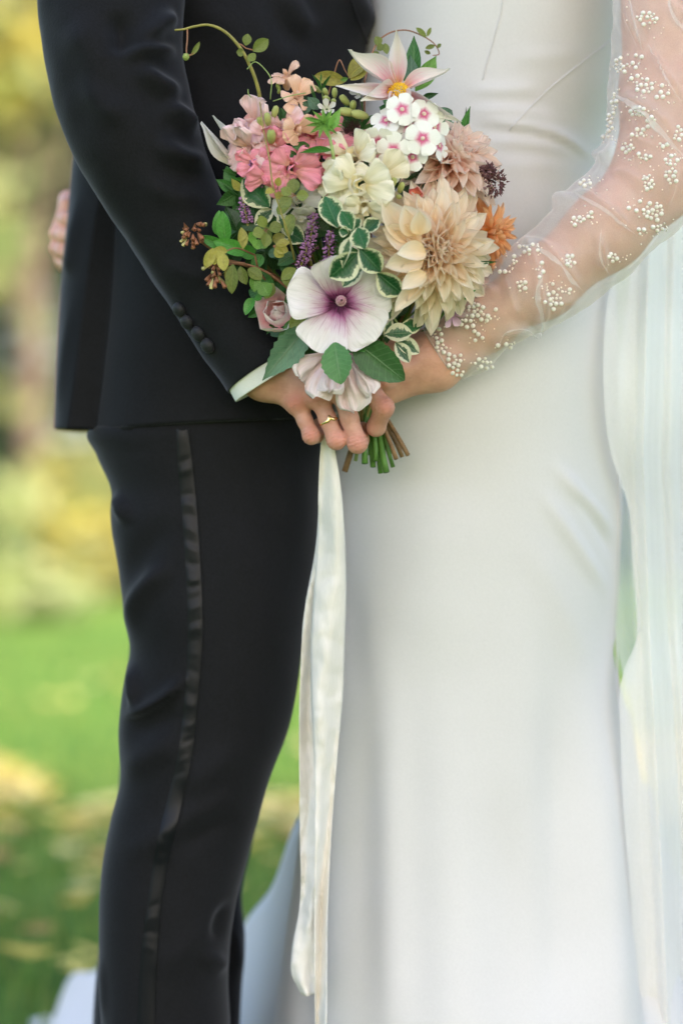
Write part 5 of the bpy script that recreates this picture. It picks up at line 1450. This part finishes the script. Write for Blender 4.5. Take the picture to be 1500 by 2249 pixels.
# variegated sprig in the middle
sprig('green and cream variegated sprig hanging in the middle of the bouquet', [(765, 440, -.10), (775, 490, -.135), (785, 540, -.14), (800, 590, -.135)],
      [((742, 500, -.132), (712, 428, -.128), 52), ((775, 505, -.142), (748, 462, -.142), 38), ((772, 512, -.14), (790, 478, -.14), 26), ((800, 512, -.14), (832, 480, -.14), 34), ((785, 500, -.15), (800, 545, -.158), 46), ((765, 512, -.142), (745, 505, -.145), 24),
       ((770, 520, -.152), (750, 588, -.155), 26, L_var2, 'lance'), ((788, 545, -.15), (838, 598, -.145), 52), ((785, 555, -.15), (726, 612, -.15), 62), ((795, 590, -.13), (752, 628, -.135), 40, L_var2), ((828, 600, -.13), (884, 648, -.13), 52)], L_var, 'pale', .0013, shape='elliptic', cup=.2)
sprig('dark variegated leaf pair at the left below the pink snapdragon', [(600, 470, -.05), (575, 430, -.065)], [((592, 455, -.075), (532, 392, -.078), 62, L_var), ((600, 460, -.07), (560, 492, -.075), 34, L_var2), ((612, 468, -.08), (640, 520, -.085), 36, L_var2), ((620, 500, -.08), (668, 530, -.085), 44, L_var)], L_var, 'pale', .0012, shape='elliptic')
sprig('cream-edged variegated leaves under the cream dahlia near the wrist', [(860, 690, -.07), (880, 720, -.075)], [((845, 735, -.085), (905, 728, -.088), 44, L_var2), ((880, 715, -.08), (925, 718, -.075), 34, L_var), ((870, 745, -.08), (922, 775, -.08), 36, L_var2), ((868, 752, -.082), (900, 795, -.085), 34, L_var2), ((850, 660, -.09), (858, 705, -.09), 22, L_var2), ((860, 700, -.08), (845, 740, -.082), 20, L_var2), ((842, 690, -.08), (862, 660, -.085), 18, L_var)], L_var2, 'pale', .0012, shape='elliptic')
# broad leaves round the hands
t = sprig('long grey-green serrated leaf lying over the white shirt cuff', [(690, 720, -.07)], [((678, 712, -.082), (578, 836, -.088), 66, L_grey, 'lance')], L_grey, 'green', serr=.07, bend=.2, nv=19)
t = sprig('rounded green leaf on top of the crumpled closed lavatera', [(735, 745, -.09)], [((735, 752, -.122), (746, 840, -.136), 66, L_big, 'elliptic')], L_big, serr=.05, bend=.35, nv=17)
t = sprig('broad green leaf pointing down over the bride\'s hand', [(780, 740, -.075)], [((782, 752, -.098), (888, 838, -.098), 86, L_big, 'ovate')], L_big, serr=.03, bend=.25, nv=17)
sprig('small green leaves under the lavatera at the left', [(660, 720, -.065)], [((655, 712, -.08), (622, 722, -.085), 30, L_mid), ((668, 692, -.085), (636, 718, -.09), 36, L_olive), ((640, 725, -.075), (610, 748, -.078), 26, L_mid), ((775, 752, -.10), (802, 770, -.105), 24, L_glossy), ((715, 745, -.09), (700, 760, -.09), 24, L_mid), ((640, 640, -.07), (632, 690, -.075), 30, L_mid)], L_mid)
# glossy sprig at left
sprig('bright glossy green sprig at the left edge of the bouquet', [(600, 580, -.05), (560, 550, -.06), (520, 535, -.07), (485, 520, -.075)], [((482, 518, -.075), (480, 462, -.08), 30), ((496, 530, -.082), (488, 464, -.09), 36), ((512, 532, -.085), (500, 470, -.095), 0.1), ((505, 548, -.085), (438, 518, -.085), 28), ((540, 556, -.085), (470, 528, -.092), 38), ((500, 520, -.07), (496, 455, -.065), 16, L_dark), ((560, 560, -.075), (520, 545, -.085), 34), ((575, 560, -.07), (555, 590, -.075), 30), ((556, 655, -.07), (538, 690, -.075), 26), ((562, 650, -.07), (574, 656, -.075), 20)], L_glossy, 'green', .0014)
# abelia clusters: rusty calyces
cal = lens_mesh('calyx', [(-.5, .03), (-.2, .12), (.1, .17), (.4, .22), (.5, .10)], 7, calyx_m)
cat_ = lens_mesh('calyx', [(-.5, .03), (-.1, .09), (.2, .15), (.42, .18), (.5, .04)], 8, tubec_m)
def abelia(label, px, py, y, w, h, n, seed, twig):
    r = random.Random(seed); t = flower('abelia_cluster', label, 'flower cluster', P(px, py, y))
    for i in range(n):
        x, yy = px + r.uniform(-w, w), py + r.uniform(-h, h); d_ = Vector(((x - px) / w * .6, -.6, (py - yy) / h * .4 - .5))
        obj('calyx', cal if r.random() < .68 else cat_, t, frame(P(x, yy, y - .004 + r.uniform(-.008, .004)), d_, r.uniform(0, 6)) @ Matrix.Scale(r.uniform(18, 27) * S, 4))
    for i in range(5):
        x, yy = px + r.uniform(-w, w) * 1.1, py - h * r.uniform(.7, 1.3)
        obj('sepal', blade('lance', .3, .3, 0, i, 0, petal_rust, 5, 7), t, at_M(P(px + (x - px) * .6, py - h * .4, y), P(x, yy, y - .006), 8 * S))
    pa = [P(*p) for p in twig]
    obj('twig', tube_mesh('twig', [Vector(v) for v in spath([tuple(v) for v in pa], 20)], .0010, 6, stem_ms['red']), t)
    add_stem(t, pa[0], (-.5, -.3, .2), 'red', .0013)
petal_rust = petal_mat('rust_sepal', [(0, (.30, .20, .08)), (1, (.42, .17, .10))], None, .2)
abelia('rusty abelia calyx cluster at the far left tip of the bouquet', 424, 516, -.08, 24, 24, 24, 1, [(560, 580, -.055), (500, 570, -.06), (440, 530, -.075)])
abelia('lower rusty abelia calyx cluster hanging below the yellow leaflets', 472, 600, -.08, 20, 26, 22, 2, [(560, 590, -.055), (520, 580, -.07), (480, 585, -.08)])
# akebia vine with olive leaflets in the lower left
def leaflets(t, cx, cy, y, n, L, w, mat, seed, spread=6.283, a0=0.0, droop=0):
    r = random.Random(seed)
    for k in range(n):
        a = a0 + spread * k / max(1, n) + r.uniform(-.25, .25); l = L * r.uniform(.85, 1.15)
        b = (cx + math.cos(a) * 6, cy - math.sin(a) * 6, y); tp = (cx + math.cos(a) * l, cy - math.sin(a) * l + droop, y - .006 * r.random())
        leaf(t, b, tp, w * r.uniform(.85, 1.15), mat, 'elliptic', r.uniform(-.7, .7), .3, .2, seed=k % 4)
        obj('leaf_stalk', tube_mesh('leaf_stalk', [P(cx, cy, y + .002), P(*b)], .0005, 5, stem_ms['red']), t)
t = sprig('olive akebia vine with rounded leaflets trailing across the lower left foliage', [(650, 590, -.07), (640, 540, -.10), (622, 480, -.115), (600, 410, -.115), (592, 350, -.115), (578, 280, -.105), (570, 215, -.085)], [], L_olive, 'olive', .0011, 'akebia_vine')
for (cx, cy, n, L, w, a0, s_, m_) in ((585, 505, 4, 34, 26, .5, 5.5, L_olive), (570, 520, 3, 30, 24, 3.5, 3, L_lime), (645, 430, 4, 36, 26, .2, 5, L_olive), (610, 415, 3, 26, 18, 1.5, 5, L_yell), (600, 540, 3, 34, 22, 5.2, 2.4, L_yell)): leaflets(t, cx, cy, dome(cx, cy, -.012), n, L, w, m_, cx, s_, a0)
t = sprig('drooping olive leaflets below the glossy sprig at the lower left', [(640, 640, -.06), (590, 600, -.07), (540, 580, -.08), (500, 575, -.085)], [((512, 580, -.09), (508, 645, -.092), 28), ((505, 585, -.085), (500, 620, -.09), 18, L_yell), ((528, 585, -.09), (540, 625, -.092), 24), ((545, 590, -.085), (575, 612, -.09), 28), ((560, 600, -.085), (560, 640, -.088), 26, L_lime), ((575, 620, -.085), (590, 650, -.088), 34, L_lime), ((600, 622, -.08), (582, 655, -.085), 30), ((640, 600, -.085), (632, 630, -.088), 34), ((650, 590, -.085), (618, 612, -.09), 26)], L_olive, 'red', .0014, shape='elliptic')
t = sprig('yellowish blurred leaflets nearest to the lens over the abelia', [(560, 560, -.09), (520, 545, -.11), (490, 555, -.125)], [((468, 545, -.13), (452, 588, -.132), 24), ((490, 556, -.13), (492, 594, -.135), 26), ((478, 548, -.13), (470, 582, -.13), 20), ((530, 500, -.12), (536, 545, -.125), 22), ((540, 510, -.12), (524, 530, -.125), 16), ((500, 552, -.125), (470, 548, -.13), 18)], L_yell, 'red', .001, shape='elliptic')
sprig('small olive leaves around the pale floret in the left centre', [(640, 500, -.06)], [((610, 470, -.09), (640, 440, -.095), 26), ((640, 470, -.095), (632, 520, -.10), 30), ((600, 530, -.085), (625, 515, -.09), 26, L_yell), ((575, 505, -.085), (596, 520, -.09), 30, L_olive), ((590, 560, -.08), (620, 550, -.085), 24, L_grey), ((650, 560, -.08), (610, 580, -.085), 34, L_dark), ((560, 480, -.07), (590, 500, -.075), 36, L_dark), ((620, 570, -.075), (655, 610, -.08), 40, L_dark)], L_olive)
# long vine arching over the black jacket at the top left
t = sprig('thin brown vine arching up over the black jacket at the top left', [(572, 220, -.085), (566, 190, -.09), (552, 150, -.095), (528, 105, -.10), (495, 70, -.10), (460, 55, -.10), (428, 58, -.10), (405, 64, -.10), (384, 66, -.10)], [((540, 100, -.10), (545, 74, -.102), 20, L_olive), ((556, 112, -.10), (590, 86, -.102), 28, L_olive), ((537, 116, -.10), (520, 114, -.102), 18, L_olive), ((546, 120, -.10), (560, 132, -.102), 22, L_olive)], L_olive, 'olive', .0019, 'akebia_vine', shape='elliptic')
obj('tendril', tube_mesh('tendril', [Vector(v) for v in spath([tuple(P(412, 62, -.10)), tuple(P(412, 85, -.10)), tuple(P(410, 112, -.10)), tuple(P(414, 122, -.10)), tuple(P(428, 116, -.10))], 20)], .0008, 6, stem_ms['red']), t)
obj('tendril', tube_mesh('tendril', [P(520, 94, -.10), P(530, 98, -.10), P(541, 106, -.10), P(556, 110, -.10)], .0006, 6, stem_ms['red']), t)
obj('unfurling_leaf', lens_mesh('unfurling_leaf', [(-.5, .05), (-.3, .3), (0, .42), (.3, .34), (.5, .06)], 10, bud_m), t, frame(P(409, 125, -.10), (.1, -.5, .7)) @ Matrix.Scale(18 * S, 4))
leaf(t, (420, 122, -.10), (440, 92, -.102), 11, L_olive, 'elliptic', .4)
for pts in ([(543, 152, -.10), (560, 136, -.10), (580, 150, -.10), (596, 176, -.10), (594, 218, -.095)], [(545, 196, -.09), (546, 206, -.09), (552, 214, -.088)], [(600, 222, -.10), (640, 210, -.105), (672, 204, -.10)]):
    obj('tendril', tube_mesh('tendril', [Vector(v) for v in spath([tuple(P(*p)) for p in pts], 24)], .0005, 5, stem_ms['pale']), t)
# top: rosemary tip, bent twig with yellow leaves, lance leaves
t = sprig('bent reddish twig with yellow-olive leaves behind the star dahlia', [(720, 210, -.05), (732, 170, -.055), (745, 132, -.06), (758, 155, -.06), (768, 172, -.06)], [((760, 178, -.058), (690, 166, -.06), 32), ((742, 180, -.055), (700, 172, -.055), 20), ((766, 172, -.06), (804, 118, -.06), 34), ((770, 176, -.06), (806, 150, -.06), 24), ((764, 172, -.062), (748, 176, -.064), 10, L_lime)], L_yell, 'red', .0009, shape='elliptic')
t = sprig('green rosemary tip poking up beside the bud spike', [(712, 235, -.07), (708, 205, -.075), (704, 180, -.08)], [((707, 200 - 3 * k, -.078), (707 + sx * (10 + 3 * k), 176 - 5 * k + abs(sx) * 6, -.08), 4) for k in range(5) for sx in (-1, 1)] + [((704, 182, -.08), (706, 158, -.082), 4), ((695, 225, -.08), (680, 178, -.082), 7), ((700, 235, -.08), (690, 205, -.082), 5)], L_mid, 'pale', .0008, 'rosemary_tip', shape='lance')
sprig('tall lance-shaped green leaves behind the star dahlia\'s right petals', [(905, 260, -.03), (906, 200, -.03)], [((908, 185, -.045), (908, 75, -.045), 34), ((902, 195, -.05), (904, 118, -.05), 34, L_grey), ((912, 200, -.04), (962, 120, -.035), 40, L_lime), ((890, 180, -.03), (884, 130, -.03), 22), ((925, 215, -.045), (962, 205, -.05), 14, L_dark), ((850, 150, -.03), (842, 142, -.03), 12)], L_mid, 'green', shape='lance')
t = sprig('curling pale vine behind the star dahlia against the white bodice', [(800, 180, -.01), (822, 105, -.005), (850, 75, -.003), (890, 66, -.003), (930, 80, -.003), (955, 98, -.003), (964, 118, -.003), (950, 122, -.005)], [((835, 100, -.005), (825, 80, -.008), 20), ((828, 110, -.005), (842, 98, -.008), 18), ((822, 112, -.005), (830, 126, -.008), 14), ((845, 95, -.005), (850, 118, -.008), 16), ((936, 82, -.004), (914, 60, -.006), 12), ((938, 80, -.004), (946, 60, -.006), 9), ((955, 100, -.004), (934, 106, -.006), 11), ((960, 105, -.004), (968, 96, -.006), 9), ((945, 118, -.005), (932, 112, -.007), 9)], L_olive, 'red', .0010, 'akebia_vine', shape='elliptic')
# spiky green centre
t = sprig('spiky lime green bud with leafy bracts above the pink florets', [(735, 400, -.10), (733, 350, -.118), (724, 300, -.12), (716, 276, -.118)], [((712, 272, -.118), (712 + 40 * math.cos(a), 270 - 34 * math.sin(a), -.124), 9, L_lime, 'lance') for a in [k * .55 for k in range(12)]] + [((722, 288, -.12), (748, 238, -.125), 22, L_lime, 'lance'), ((730, 330, -.12), (658, 332, -.125), 16, L_glossy, 'lance'), ((705, 268, -.12), (668, 258, -.122), 10, L_lime, 'lance')], L_lime, 'pale', .0022)
sprig('pale green veined leaves between the pink snapdragons', [(690, 320, -.07)], [((680, 320, -.095), (640, 322, -.10), 22), ((690, 385, -.095), (655, 388, -.10), 24, L_lime), ((655, 345, -.10), (620, 330, -.105), 16), ((700, 240, -.085), (676, 212, -.088), 26, L_grey), ((690, 230, -.08), (656, 232, -.082), 20, L_grey), ((660, 250, -.08), (690, 222, -.085), 22, L_grey)], L_mid, shape='lance')
# right edge
sprig('slim green sprig sticking out at the right against the dress', [(1005, 350, -.02), (1012, 320, -.025), (1018, 295, -.025)], [((1014, 318, -.03), (1030, 230, -.03), 20), ((1010, 310, -.03), (1028, 232, -.025), 12, L_dark), ((1014, 300, -.03), (975, 258, -.03), 11, L_dark), ((1006, 322, -.03), (1004, 262, -.03), 8, L_dark), ((1012, 322, -.035), (1004, 285, -.035), 12, L_lime), ((1015, 320, -.03), (1024, 300, -.03), 10, L_dark)], L_glossy, 'green', .0008, shape='lance')
sprig('pointed green leaf jutting right between the orange and cream dahlias', [(1030, 565, -.05)], [((1038, 558, -.08), (1090, 545, -.075), 18), ((1028, 578, -.08), (1098, 575, -.07), 7)], L_mid, shape='lance')
sprig('green leaf at the lower right resting near the pearl sleeve', [(980, 660, -.05)], [((986, 666, -.075), (1058, 620, -.07), 26), ((984, 655, -.07), (1002, 640, -.07), 18), ((985, 664, -.075), (1005, 648, -.078), 20)], L_glossy, shape='lance')
sprig('dark bit of foliage and rust leaf at the left beside the coral spike', [(545, 400, -.05)], [((520, 385, -.06), (490, 372, -.065), 12, L_mid), ((545, 372, -.06), (505, 376, -.062), 14, L_mid), ((530, 420, -.065), (508, 392, -.068), 18, L_yell), ((525, 430, -.06), (488, 404, -.06), 6, L_mid), ((540, 395, -.06), (515, 392, -.065), 10, L_glossy)], L_mid, shape='lance')

# filler foliage packed between the blooms
k_ = 0
spots = []
while k_ < 34:
    x, y = fr_.uniform(500, 1010), fr_.uniform(250, 760)
    if ((x - 770) / 290)**2 + ((y - 470) / 310)**2 > 1: continue
    if min([9e9] + [(x - a)**2 + (y - b)**2 for a, b in spots]) < 50**2: continue
    spots.append((x, y)); k_ += 1
    d0 = dome(x, y, .030)
    mt = fr_.choice((L_dark, L_dark, L_mid, L_dark, L_grey))
    t = flower('filler_sprig', 'dark green filler leaves packed between the blooms', 'leaves', P(x, y, d0))
    t['group'] = 'filler leaves inside the bouquet'
    for q in range(7):
        a = q * .9 + fr_.uniform(-.3, .3); l = fr_.uniform(42, 72)
        leaf(t, (x, y, d0), (x + l * math.cos(a), y + l * math.sin(a), d0 + fr_.uniform(-.008, .016)), fr_.uniform(26, 40), mt, fr_.choice(('ovate', 'elliptic', 'lance')), fr_.uniform(-.6, .6), seed=q % 4)
    add_stem(t, P(x, y, d0), (0, -.6, .4), 'green', .0013)
